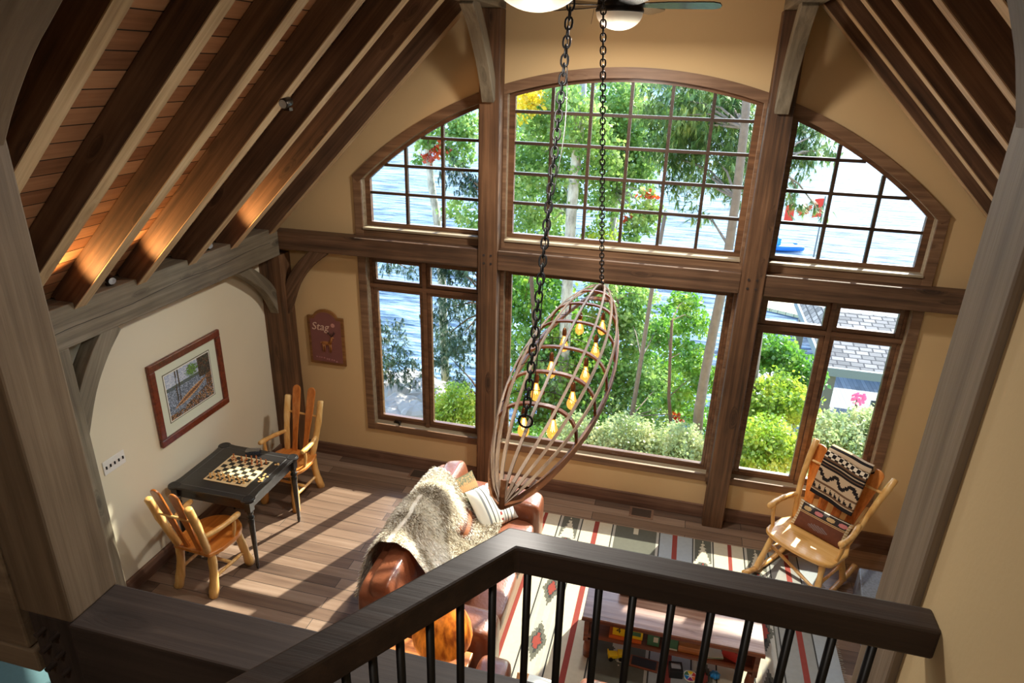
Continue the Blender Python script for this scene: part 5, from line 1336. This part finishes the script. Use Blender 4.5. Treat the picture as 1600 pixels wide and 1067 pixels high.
# ground sloping to the water
m, n, l, b = newmat('forest_ground')
tc = n.new('ShaderNodeTexCoord'); no = n.new('ShaderNodeTexNoise'); no.inputs['Scale'].default_value = 2.2; no.inputs['Detail'].default_value = 8; l.new(tc.outputs['Object'], no.inputs['Vector'])
cr = n.new('ShaderNodeValToRGB'); e = cr.color_ramp.elements; e[0].position = .3; e[0].color = srgb(70, 84, 44); e[1].position = .72; e[1].color = srgb(196, 176, 146); e.new(.5).color = srgb(112, 122, 72)
l.new(no.outputs[0], cr.inputs[0]); l.new(cr.outputs[0], b.inputs['Base Color']); b.inputs['Roughness'].default_value = 1
bp = n.new('ShaderNodeBump'); bp.inputs['Strength'].default_value = .6; l.new(no.outputs[0], bp.inputs['Height']); l.new(bp.outputs[0], b.inputs['Normal'])
gr = random.Random(3)
def gz(x, y):
    t = min(1, max(0, (y - 2.0) / (11.5 + 0.15 * x)))
    return -1.25 - 5.3 * t ** 0.9 + 0.12 * sin(x * 1.7 + y) + 0.1 * sin(y * 2.3 - x)
mb = MB(); mb.grid(lambda a, b_: (-26 + 52 * a, 0.15 + 15.5 * b_, gz(-26 + 52 * a, 0.15 + 15.5 * b_)), 90, 50)
o = mb.build('ground_slope', m, smooth=True); o['kind'] = 'structure'
# rocks at the lower left
rk = plain('shore_rock', srgb(156, 152, 148), rough=.9, var=.45, vscale=2.5, bump=.6, bscale=8)
rrk = random.Random(21); RKL = ['upper left of the heap', 'at the top middle of the heap', 'at the middle of the heap', 'at the right middle of the heap', 'at the top left edge', 'lowest towards the mullion', 'at the far right of the heap', 'lowest at the left edge']
for k, (u, v, y, r_) in enumerate(((612, 618, 6.0, .55), (640, 606, 6.6, .55), (622, 640, 5.0, .42), (660, 628, 5.6, .40), (596, 600, 6.8, .5), (648, 648, 4.7, .34), (676, 612, 6.4, .36), (604, 650, 4.6, .38))):
    c = aty(u, v, y); mb = MB(); ph = rrk.uniform(0, 6)
    mb.grid(lambda a, b_: Vector((cos(2 * pi * a) * sin(pi * b_), sin(2 * pi * a) * sin(pi * b_), cos(pi * b_) * .62)) * r_ * (1 + .16 * sin(5 * a * 6.28 + ph) * sin(pi * b_) + .14 * cos(7 * b_ + ph)), 18, 10)
    o = mb.build('shore_rock', rk, loc=c); tag(o, 'grey lichened boulder outside the lower left window, %s' % RKL[k], 'rock', 'boulders outside the lower left window')

# foliage
def leafmat(name, ca, cb, cc, trans=0.5, scale=1.6):
    m, n, l, b = newmat(name); n.remove(b)
    tc = n.new('ShaderNodeTexCoord'); no = n.new('ShaderNodeTexNoise'); no.inputs['Scale'].default_value = scale; no.inputs['Detail'].default_value = 6; no.inputs['Roughness'].default_value = .75
    l.new(tc.outputs['Object'], no.inputs['Vector'])
    cr = n.new('ShaderNodeValToRGB'); e = cr.color_ramp.elements; e[0].position = .38; e[0].color = ca; e[1].position = .62; e[1].color = cc; e.new(.5).color = cb
    l.new(no.outputs[0], cr.inputs[0])
    d = n.new('ShaderNodeBsdfDiffuse'); t = n.new('ShaderNodeBsdfTranslucent'); l.new(cr.outputs[0], d.inputs[0]); l.new(cr.outputs[0], t.inputs[0])
    g = n.new('ShaderNodeBsdfGlossy'); g.inputs['Roughness'].default_value = .45
    mx = n.new('ShaderNodeMixShader'); mx.inputs[0].default_value = trans; l.new(d.outputs[0], mx.inputs[1]); l.new(t.outputs[0], mx.inputs[2])
    m2 = n.new('ShaderNodeMixShader'); m2.inputs[0].default_value = .06; l.new(mx.outputs[0], m2.inputs[1]); l.new(g.outputs[0], m2.inputs[2])
    l.new(m2.outputs[0], n['Material Output'].inputs[0]); return m
LF = {
 'birch': leafmat('birch_leaf', srgb(96, 140, 62), srgb(140, 176, 88), srgb(190, 212, 128)),
 'yellow': leafmat('yellow_leaf', srgb(170, 166, 43), srgb(232, 208, 54), srgb(250, 222, 86)),
 'green': leafmat('maple_leaf', srgb(62, 114, 36), srgb(107, 161, 54), srgb(170, 202, 81)),
 'pine': leafmat('pine_needle', srgb(58, 93, 47), srgb(103, 140, 70), srgb(170, 188, 108), trans=.4),
 'dark': leafmat('dark_spruce_needle', srgb(38, 63, 44), srgb(65, 94, 62), srgb(107, 130, 90), trans=.3),
 'pale': leafmat('pale_shrub_leaf', srgb(136, 161, 102), srgb(186, 198, 140), srgb(231, 228, 183)),
 'lime': leafmat('lime_shrub_leaf', srgb(103, 145, 43), srgb(170, 197, 64), srgb(232, 223, 102)),
 'red': leafmat('red_leaf', srgb(170, 52, 25), srgb(227, 87, 43), srgb(250, 135, 75))}
bark_w = wood('birch_bark', srgb(120, 116, 108), srgb(176, 172, 162), srgb(206, 204, 196), axis='X', rough=.8, fine=5, long=16, knots=.9, rnd=False, knotscale=1.5)
bark_g = plain('grey_bark', srgb(122, 108, 96), rough=.95, var=.35, vscale=12, bump=.8, bscale=18)
bark_b = plain('brown_bark', srgb(104, 80, 62), rough=.95, var=.35, vscale=14, bump=.8, bscale=18)
def leaves(mb, c, r, n_, size, kind, rnd, flat=0.8, droop=0.0):
    for _ in range(n_):
        while True:
            p = Vector((rnd.uniform(-1, 1), rnd.uniform(-1, 1), rnd.uniform(-1, 1)))
            if p.length < 1: break
        # clump the points
        p = Vector((p.x, p.y, p.z * flat)) * r + c
        s_ = size * rnd.uniform(.6, 1.25)
        d = Vector((rnd.uniform(-1, 1), rnd.uniform(-1, 1), rnd.uniform(-1, .6) - droop)).normalized()
        t = d.cross(Vector((rnd.uniform(-1, 1), rnd.uniform(-1, 1), rnd.uniform(-1, 1))))
        if t.length < 1e-3: continue
        t.normalize()
        if kind == 'leaf':
            w_ = s_ * .38; mb.add([p, p + d * s_ * .5 + t * w_, p + d * s_, p + d * s_ * .5 - t * w_], [(0, 1, 2, 3)])
        else:                        # a spray of needles
            for q in range(6):
                dd = (d + t * (q - 2) * .22 + Vector((0, 0, -.12 * abs(q - 2)))).normalized(); w_ = s_ * .05
                
                up = dd.cross(Vector((0, 0, 1))); up = up.normalized() if up.length > 1e-3 else t
                mb.add([p - up * w_, p + up * w_, p + dd * s_], [(0, 1, 2)])
def tree(name, label, cat, trunk, tr_r, bark, blobs, leafkind, mats, size=.08, dens=1.0, seed=0, branches=True, group=None):
    """trunk: list of (u, v, y) directions; blobs: (u, v, y, radius px[, material])"""
    rnd = random.Random(seed)
    tp = [aty(u, v, y) for u, v, y in trunk]
    base = tp[-1] if tp else aty(*blobs[0][:3])
    t = thing(name, label, cat, base, 0, group)
    if tp:
        b0 = tp[-1]; g = gz(b0.x, b0.y) - .1
        if b0.z > g: tp.append(Vector((b0.x + (b0.z - g) * .02, b0.y, g)))
        k = len(tp); mb = MB(); mb.tube(tp, [tr_r * (.65 + .35 * i / (k - 1)) for i in range(k)], 9)
        mb.build('trunk', bark, parent=t, off=base, smooth=True)
    by = {}
    for bl in blobs:
        u, v, y, rp_ = bl[:4]; mk = bl[4] if len(bl) > 4 else 0
        c = aty(u, v, y); r_ = rp_ * (c - CAMP).dot(RM @ Vector((0, 0, -1))) / FPX
        by.setdefault(mk, []).append((c, r_, rp_))
    for mk, lst in by.items():
        mb = MB()
        for c, r_, rp_ in lst:
            ppl = size * FPX / (c - CAMP).length     # leaf size in px
            n_ = int(5.0 * dens * (pi * rp_ * rp_) / (ppl * ppl * (.30 if leafkind == 'leaf' else .20)))
            # clumps
            for _ in range(max(3, n_ // 14)):
                while True:
                    q = Vector((rnd.uniform(-1, 1), rnd.uniform(-1, 1), rnd.uniform(-1, 1)))
                    if q.length < 1: break
                cc = c + Vector((q.x, q.y, q.z)) * r_
                leaves(mb, cc, r_ * .20 + size, 14, size * 1.1, leafkind, rnd, .7, .3)
        o = mb.build('foliage', mats[mk], parent=t, off=base)
        if branches and tp:
            m2_ = MB()
            for c, r_, rp_ in lst:
                a = min(tp[:-1] if len(tp) > 2 else tp, key=lambda q: (q - c).length)
                if (a - c).length > 3: continue
                m2_.tube([a, a.lerp(c, .5) + Vector((0, 0, .1)), c], [tr_r * .28, tr_r * .18, tr_r * .08], 5)
            if m2_.v: m2_.build('branches', bark, parent=t, off=base)
    return t
A = LF
tree('birch_tree', 'white birch trunk left of centre, seen through the big windows', 'tree', [(914, 60, 6.3), (905, 200, 6.2), (893, 330, 6.1), (885, 480, 6.0), (878, 620, 5.9)], .13, bark_w,
     [(850, 170, 6.5, 48), (905, 200, 6, 46), (840, 250, 7, 46), (880, 290, 6.5, 40), (930, 250, 6.5, 44), (825, 160, 5.5, 26, 1), (880, 150, 5.6, 26), (830, 330, 7, 38), (900, 130, 7, 30), (870, 205, 8, 50), (820, 215, 8, 40), (940, 190, 8, 44), (860, 350, 8, 34), (815, 280, 8, 34)], 'leaf', [A['birch'], A['yellow']], .085, .62, 1)
tree('birch_tree', 'slimmer grey birch just right of the white one', 'tree', [(975, 60, 8.3), (962, 300, 8.2), (955, 420, 8.0), (945, 560, 7.8)], .11, bark_w,
     [(970, 160, 8, 46), (990, 200, 8, 50), (965, 250, 8, 46), (1000, 260, 7.6, 36), (950, 310, 8, 34), (1005, 320, 6.4, 26), (1000, 350, 6.2, 22), (985, 370, 6.2, 16), (1022, 335, 6.3, 16), (1010, 300, 6.4, 10, 1), (985, 340, 6.4, 8, 1)], 'leaf', [A['birch'], A['red']], .085, .62, 2)
tree('birch_tree', 'thin birch stem behind the far chandelier chain', 'tree', [(962, 340, 7.2), (952, 400, 7.1), (945, 480, 7.0)], .05, bark_w, [(940, 370, 7.2, 26), (915, 380, 7.2, 22)], 'leaf', [A['lime']], .07, .5, 3)
tree('pine_tree', 'tall grey-barked pine just left of the right window post', 'tree', [(1174, 60, 4.4), (1163, 200, 4.3), (1150, 310, 4.25), (1139, 385, 4.2), (1127, 458, 4.15), (1114, 519, 4.1), (1101, 587, 4.05), (1092, 640, 4.0), (1086, 715, 3.9)], .088, bark_g,
     [(1090, 160, 5.4, 50), (1145, 180, 5.2, 48), (1060, 210, 5.8, 44), (1090, 205, 6.4, 50), (1150, 225, 6.4, 44), (1035, 190, 6.6, 44), (1110, 150, 6.6, 44), (1165, 250, 6.0, 30), (1120, 250, 5.2, 44), (1130, 165, 5.6, 40), (1165, 165, 5.6, 36), (1075, 250, 6.2, 36), (1135, 285, 5.8, 26), (1045, 240, 6.6, 34), (1070, 290, 5.6, 30), (1160, 290, 4.8, 28), (1040, 150, 6.2, 40), (1090, 330, 5.6, 16), (1060, 180, 5.4, 36)], 'needle', [A['pine']], .17, .55, 4)
tree('pine_tree', 'straight slender pine trunk in the middle of the big lower pane', 'tree', [(1040, 330, 5.3), (1019, 450, 5.2), (1002, 560, 5.0), (987, 650, 4.8)], .048, bark_g,
     [(985, 500, 7.4, 30), (1045, 490, 7.2, 18), (960, 440, 8, 34), (1005, 560, 7.4, 34), (1050, 590, 6.8, 34), (1080, 640, 6.0, 30), (1100, 660, 5.0, 26)], 'leaf', [A['green']], .08, .55, 5)
tree('young_maple_tree', 'small red-brown double stem in the lower pane right of centre', 'tree', [(1050, 500, 4.9), (1047, 560, 4.8), (1045, 620, 4.7), (1048, 660, 4.6)], .036, bark_b,
     [(1070, 470, 5.9, 22), (1085, 500, 5.9, 26), (1040, 520, 6, 28), (1075, 560, 5.6, 34), (1095, 590, 5.4, 26), (1060, 620, 5.2, 26), (1057, 652, 5.2, 7, 1)], 'leaf', [A['green'], A['red']], .075, .75, 6)
tree('maple_tree', 'leafy green maple filling the left side of the big lower pane', 'tree', [(830, 430, 6.0), (838, 560, 5.8), (845, 680, 5.6)], .06, bark_b,
     [(820, 470, 6.4, 42), (830, 540, 6, 44), (825, 610, 5.6, 42), (880, 520, 6.4, 44), (870, 590, 5.9, 46), (860, 660, 5.2, 38), (925, 560, 6.3, 46), (925, 640, 5.6, 46), (820, 670, 5, 28), (815, 440, 7, 34), (860, 450, 7.4, 36), (905, 500, 7.4, 36), (900, 620, 6.2, 40)], 'leaf', [A['green']], .085, .70, 7)
tree('maple_tree', 'bright green maple in the middle of the big lower pane', 'tree', [(965, 470, 7), (962, 560, 6.8), (960, 660, 6.4)], .05, bark_b,
     [(960, 490, 7.2, 36), (1000, 520, 7, 36), (970, 580, 6.6, 44), (1015, 600, 6.3, 40), (980, 640, 5.8, 38), (1030, 650, 5.4, 34), (940, 450, 7.4, 26), (1000, 460, 7.4, 26)], 'leaf', [A['birch']], .08, .68, 8)
tree('birch_tree', 'pale forked birch with red leaves in the upper left window', 'tree', [(676, 120, 7.6), (668, 230, 7.5), (674, 290, 7.4), (683, 345, 7.3), (690, 430, 7.2)], .10, bark_w,
     [(700, 210, 7.8, 34), (730, 200, 7.8, 28), (665, 215, 7.4, 22), (675, 240, 7.4, 12, 1), (690, 232, 7.4, 10, 1), (655, 245, 7.5, 12), (720, 240, 7.6, 24), (715, 330, 6.8, 22), (740, 345, 6.6, 24), (725, 190, 8, 26)], 'leaf', [A['birch'], A['red']], .085, .50, 9)
tree('spruce_tree', 'dark spruce boughs hanging beside the left window post', 'tree', [(782, 200, 6.2), (778, 330, 6.1), (772, 480, 6.0), (768, 640, 5.9)], .10, bark_b,
     [(715, 600, 6, 24), (690, 530, 6.6, 20), (720, 400, 7, 24), (715, 265, 6.8, 24), (735, 290, 6.6, 26), (700, 410, 6.6, 26), (730, 430, 6.4, 26), (700, 480, 6.4, 30), (725, 520, 6.2, 32), (705, 560, 6.2, 26), (740, 470, 6.2, 22)], 'needle', [A['dark']], .17, .62, 10)
tree('spruce_tree', 'dark evergreen boughs crossing the lower left casement', 'tree', [(520, 380, 5.4), (518, 520, 5.3), (516, 660, 5.2)], .09, bark_b,
     [(612, 415, 6.4, 18), (650, 425, 6.4, 16), (610, 520, 5.8, 24), (618, 560, 5.6, 26), (640, 580, 5.6, 22), (608, 590, 5.4, 18)], 'needle', [A['dark']], .15, .50, 11)
tree('pine_tree', 'feathery pine boughs hanging in the upper right window', 'tree', [(1215, 60, 5.0), (1208, 260, 4.9), (1190, 480, 4.8), (1170, 640, 4.7)], .09, bark_g,
     [(1250, 225, 6.2, 28), (1275, 210, 6.2, 20), (1238, 262, 6, 22), (1245, 200, 6.2, 24), (1265, 240, 6.1, 20), (1290, 235, 6.4, 18), (1248, 300, 6, 15), (1280, 330, 6.2, 12), (1240, 320, 6, 9)], 'needle', [A['pine']], .16, .55, 12)
for k, (u, v, y, r_, kd, lab, sz, dn) in enumerate((
    (712, 630, 3.9, 34, 'lime', 'lime green bush at the foot of the lower left window', .06, .9),
    (1215, 620, 4.6, 46, 'lime', 'lime green bush low in the right window beside the post', .07, .62),
    (1195, 690, 3.4, 44, 'lime', 'bright bush at the sill of the right window', .06, .85),
    (1205, 545, 5.6, 34, 'green', 'green sapling crown high in the right casement', .075, .62),
    (1250, 580, 5.2, 28, 'green', 'green sapling crown beside the right window mullion', .075, .7),
    (1300, 690, 3.6, 46, 'pale', 'pale green shrub behind the rocking chair', .06, .95),
    (1350, 670, 3.8, 34, 'pale', 'pale green shrub at the far right of the lower right window', .06, .95),
    (900, 690, 3.6, 44, 'pale', 'pale fern-like shrub under the left half of the big pane', .055, .9),
    (980, 690, 3.6, 46, 'pale', 'pale fern-like shrub under the middle of the big pane', .055, .9),
    (1060, 700, 3.4, 42, 'pale', 'pale fern-like shrub under the right half of the big pane', .055, .9),
    (830, 690, 3.6, 26, 'green', 'green shrub by the left corner of the big pane', .06, .9))):
    tree('garden_shrub', lab, 'shrub', [(u, v - 5, y), (u - 2, v + 40, y - .05)], .02, bark_b, [(u, v, y, r_), (u - r_ * .6, v + 12, y - .1, r_ * .7), (u + r_ * .6, v + 10, y - .1, r_ * .7)], 'leaf', [A[kd]], sz, dn, 40 + k)

# boathouse
shg = planks('grey_roof_shingles', [srgb(76, 75, 75), srgb(104, 101, 99), srgb(132, 127, 124), srgb(150, 146, 141)], .34, .20, gap=.022, rough=.9, bump=.4, gapcol=(.03, .03, .035, 1))
bh = thing('boathouse', 'boathouse with grey shingled hip roofs on timber posts by the lake', 'building', (6.0, 14, -5.5)); so = bh.location.copy()
def roofplane(par, pts, name='roof'):
    """quad/tri roof plane, local X along the eave so that shingle rows follow it"""
    P = [Vector(p) for p in pts]; X = (P[1] - P[0]).normalized(); Z = X.cross(P[2] - P[0]).normalized(); Y = Z.cross(X)
    M = Matrix((X, Y, Z)).transposed().to_4x4(); M.translation = P[0]; Mi = M.inverted()
    mb = MB(); q = [Mi @ p for p in P]; mb.prism([(a.x, a.y) for a in q], .08, Matrix.Translation((0, 0, -.08)))
    o = mb.build(name, shg); o.parent = par; o.matrix_world = Matrix.Translation((0, 0, 0)) @ M; o.matrix_parent_inverse = Matrix.Translation(-so); return o
a, b_, c, d, e_, f_ = (4.75, 12.0, -3.0), (10.5, 12.0, -3.0), (10.5, 18.0, -3.0), (4.75, 18.0, -3.0), (5.35, 15.0, -2.35), (10.5, 15.0, -2.35)
roofplane(bh, [a, b_, f_, e_]); roofplane(bh, [d, a, e_]); roofplane(bh, [c, d, e_, f_])
mb = MB(); mb.bx(4.72, 10.5, 11.95, 12.05, -3.22, -2.98); mb.bx(4.7, 4.8, 12.05, 18, -3.22, -2.98); mb.build('fascia', plain('grey_fascia', srgb(126, 132, 132), rough=.7), parent=bh, off=so)
for x, y in ((5.0, 12.3), (6.9, 12.3), (5.0, 17.6), (8.8, 12.3)):
    mb = MB(); mb.bx(x - .12, x + .12, y - .12, y + .12, -5.6, -3.1); mb.build('post', plain('boathouse_post', srgb(122, 116, 106), rough=.8) if 'bhp' not in W else W['bhp'], parent=bh, off=so)
mb = MB(); mb.bx(3.6, 10.5, 11.4, 19, -5.75, -5.6); mb.build('deck', planks('grey_deck_boards', [srgb(90, 100, 112), srgb(112, 122, 132), srgb(132, 142, 150)], 3.0, .14, swap=(0, 0, radians(90)), rough=.7), parent=bh, off=so)
mb = MB(); mb.bx(6.4, 10.5, 13.0, 13.12, -5.6, -4.3); mb.build('low_wall', plain('grey_cedar', srgb(112, 112, 108), rough=.9, var=.2), parent=bh, off=so)
b2 = thing('boathouse', 'second grey shingled roof farther out over the water', 'building', (8.2, 21, -5.5)); so2 = so; so = b2.location.copy()
a, b_, c, d, e_, f_ = (6.5, 18.6, -3.95), (12.5, 18.6, -3.95), (12.5, 25.0, -3.95), (6.4, 25.0, -3.95), (6.6, 21.8, -2.75), (12.5, 21.8, -2.75)
roofplane(b2, [a, b_, f_, e_]); roofplane(b2, [c, d, e_, f_])
mb = MB(); mb.bx(6.8, 12.5, 19.0, 24.6, -5.6, -4.05); mb.prism([(18.9, -4.05), (24.7, -4.05), (21.8, -2.85)], .1, Matrix(((0, 0, 1, 6.75), (1, 0, 0, 0), (0, 1, 0, 0), (0, 0, 0, 1)))); mb.build('walls', plain('blue_grey_siding', srgb(120, 142, 156), rough=.8), parent=b2, off=so)
fl_ = thing('flower_pot', 'pink flowers by the boathouse deck', 'flowers', (5.5, 9.6, gz(5.5, 9.6)))
c = aty(1340, 625, 9.0); fl_.location = (c.x, c.y, gz(c.x, c.y)); rnd_ = random.Random(5); mb = MB()
for k in range(60):
    p = Vector((rnd_.uniform(-.12, .12), rnd_.uniform(-.12, .12), c.z - fl_.location.z + rnd_.uniform(-.1, .1))); mb.add([p, p + Vector((.05, 0, .02)), p + Vector((.05, .02, .06)), p + Vector((0, .02, .05))], [(0, 1, 2, 3)])
mb.build('petals', plain('pink_petal', srgb(240, 120, 160), rough=.7), parent=fl_)
mb = MB(); mb.tube([(0, 0, 0), (0, 0, max(.1, c.z - fl_.location.z))], .03, 6); mb.build('stem', bark_b, parent=fl_)
# floating dock with flagpole
dk = thing('swim_dock', 'sunlit tan floating dock with a flagpole at its corner', 'dock', (6.2, 27, -6)); so = dk.location.copy()
P = [atz(1190, 462, -5.85), atz(1270, 474, -5.85), atz(1256, 494, -5.85), atz(1188, 478, -5.85)]
mb = MB(); mb.prism([(p.x, p.y) for p in reversed(P)], .3, Matrix.Translation((0, 0, -6.15))); mb.build('deck', planks('tan_dock_boards', [srgb(206, 190, 140), srgb(226, 212, 166), srgb(236, 226, 190)], 3, .16, rough=.8), parent=dk, off=so)
fb = atz(1253, 492, -5.85)
fp = thing('flagpole', 'thin flagpole with a red and white maple leaf flag over the lake', 'flagpole', fb)
topz = fb.z
# find height whose projection reaches the photographed top
ft = aty(1287, 306, fb.y); ht = ft.z - fb.z
mb = MB(); mb.tube([(0, 0, 0), (0, 0, ht)], [.05, .03], 8); mb.build('pole', plain('grey_pole', srgb(120, 124, 128), rough=.4, metal=.4), parent=fp)
fr_m = [plain('flag_red', srgb(214, 60, 44), rough=.8), plain('flag_white', srgb(232, 230, 226), rough=.8)]
leaf_poly = [(0, -.42), (.03, -.18), (.30, -.22), (.25, -.10), (.46, .08), (.38, .12), (.42, .28), (.26, .24), (.22, .30), (.10, .18), (.14, .42), (.06, .38), (0, .5)]
leaf_poly = leaf_poly + [(-x, y) for x, y in reversed(leaf_poly[1:-1])]
def inpoly(x, y, P_):
    c = False; j = len(P_) - 1
    for i in range(len(P_)):
        if (P_[i][1] > y) != (P_[j][1] > y) and x < (P_[j][0] - P_[i][0]) * (y - P_[i][1]) / (P_[j][1] - P_[i][1]) + P_[i][0]: c = not c
        j = i
    return c
FWD, FHT = 1.55, 0.80
def flagf(i, j):
    u = (i + .5) / 48; v = (j + .5) / 26
    if u < .25 or u > .75: return 0
    return 0 if inpoly((u - .5) * 2 * 1.0, (v - .5) * 1.1, leaf_poly) else 1
mb = MB(); mb.grid(lambda a_, b2_: (-FWD * a_ * .96, .12 * sin(a_ * 9), ht - .10 - FHT * (1 - b2_) - .42 * a_ ** 1.2), 48, 26, mf=flagf)
o = mb.build('flag', fr_m, parent=fp, smooth=True)
pb = thing('pedal_boat', 'bright blue pedal boat moored on the lake beyond the right post', 'boat', atz(1225, 388, -5.98), radians(15))
for s in (-1, 1):
    mb = MB(); softbox(mb, -1.0, 1.0, s * .55 - .28, s * .55 + .28, 0, .34, rnd=.45); mb.build('hull', W['bp'] if 'bp' in W else plain('pedal_boat_blue', srgb(20, 110, 200), rough=.4), parent=pb, smooth=True)
mb = MB(); mb.bx(-.5, .6, -.45, .45, .15, .28); mb.bx(-.6, -.45, -.5, .5, .25, .75); mb.build('seat', plain('pedal_boat_seat', srgb(60, 150, 220), rough=.4), parent=pb, bevel=.04)
# far shore low in the sky line (seen only from higher views)
mb = MB(); hr = random.Random(9)
vs = []; N_ = 80
for i in range(N_ + 1):
    x = -300 + 600 * i / N_; h_ = 10 + 5 * sin(i * .7) + hr.uniform(-2, 2); vs += [(x, 405, -6.2), (x, 419, h_ - 6), (x, 440, -6.2)]
fs = []
for i in range(N_): q = 3 * i; fs += [(q, q + 3, q + 4, q + 1), (q + 1, q + 4, q + 5, q + 2)]
mb.add(vs, fs); o = mb.build('far_shore', plain('far_forest', srgb(64, 86, 58), rough=1, var=.3, vscale=.1)); o['kind'] = 'structure'

# unseen fill lamp added over the loft to brighten the foreground timbers
cl = thing('added_fill_light', 'added round fill light above the loft, unseen behind the viewer', 'light', (0.0, -7.6, 5.6))
mb = MB(); mb.lathe([(0.20, 0.04), (0.20, 0.0), (0.17, -0.03), (0.001, -0.05)], 24, cap=False); mb.build('diffuser', globe, parent=cl, smooth=True)
mb = MB(); mb.tube([(0, 0, 0.04), (0, 0, 0.33)], 0.012, 8); mb.build('rod', W['iron'], parent=cl)
ld = bpy.data.lights.new('loft_fill_light', 'AREA'); lo = bpy.data.objects.new('loft_fill_light', ld); COL.objects.link(lo); ld.energy = 22; ld.shape = 'DISK'; ld.size = 0.4; ld.color = (1.0, 0.9, 0.78); lo.location = (0.0, -7.6, 5.54)
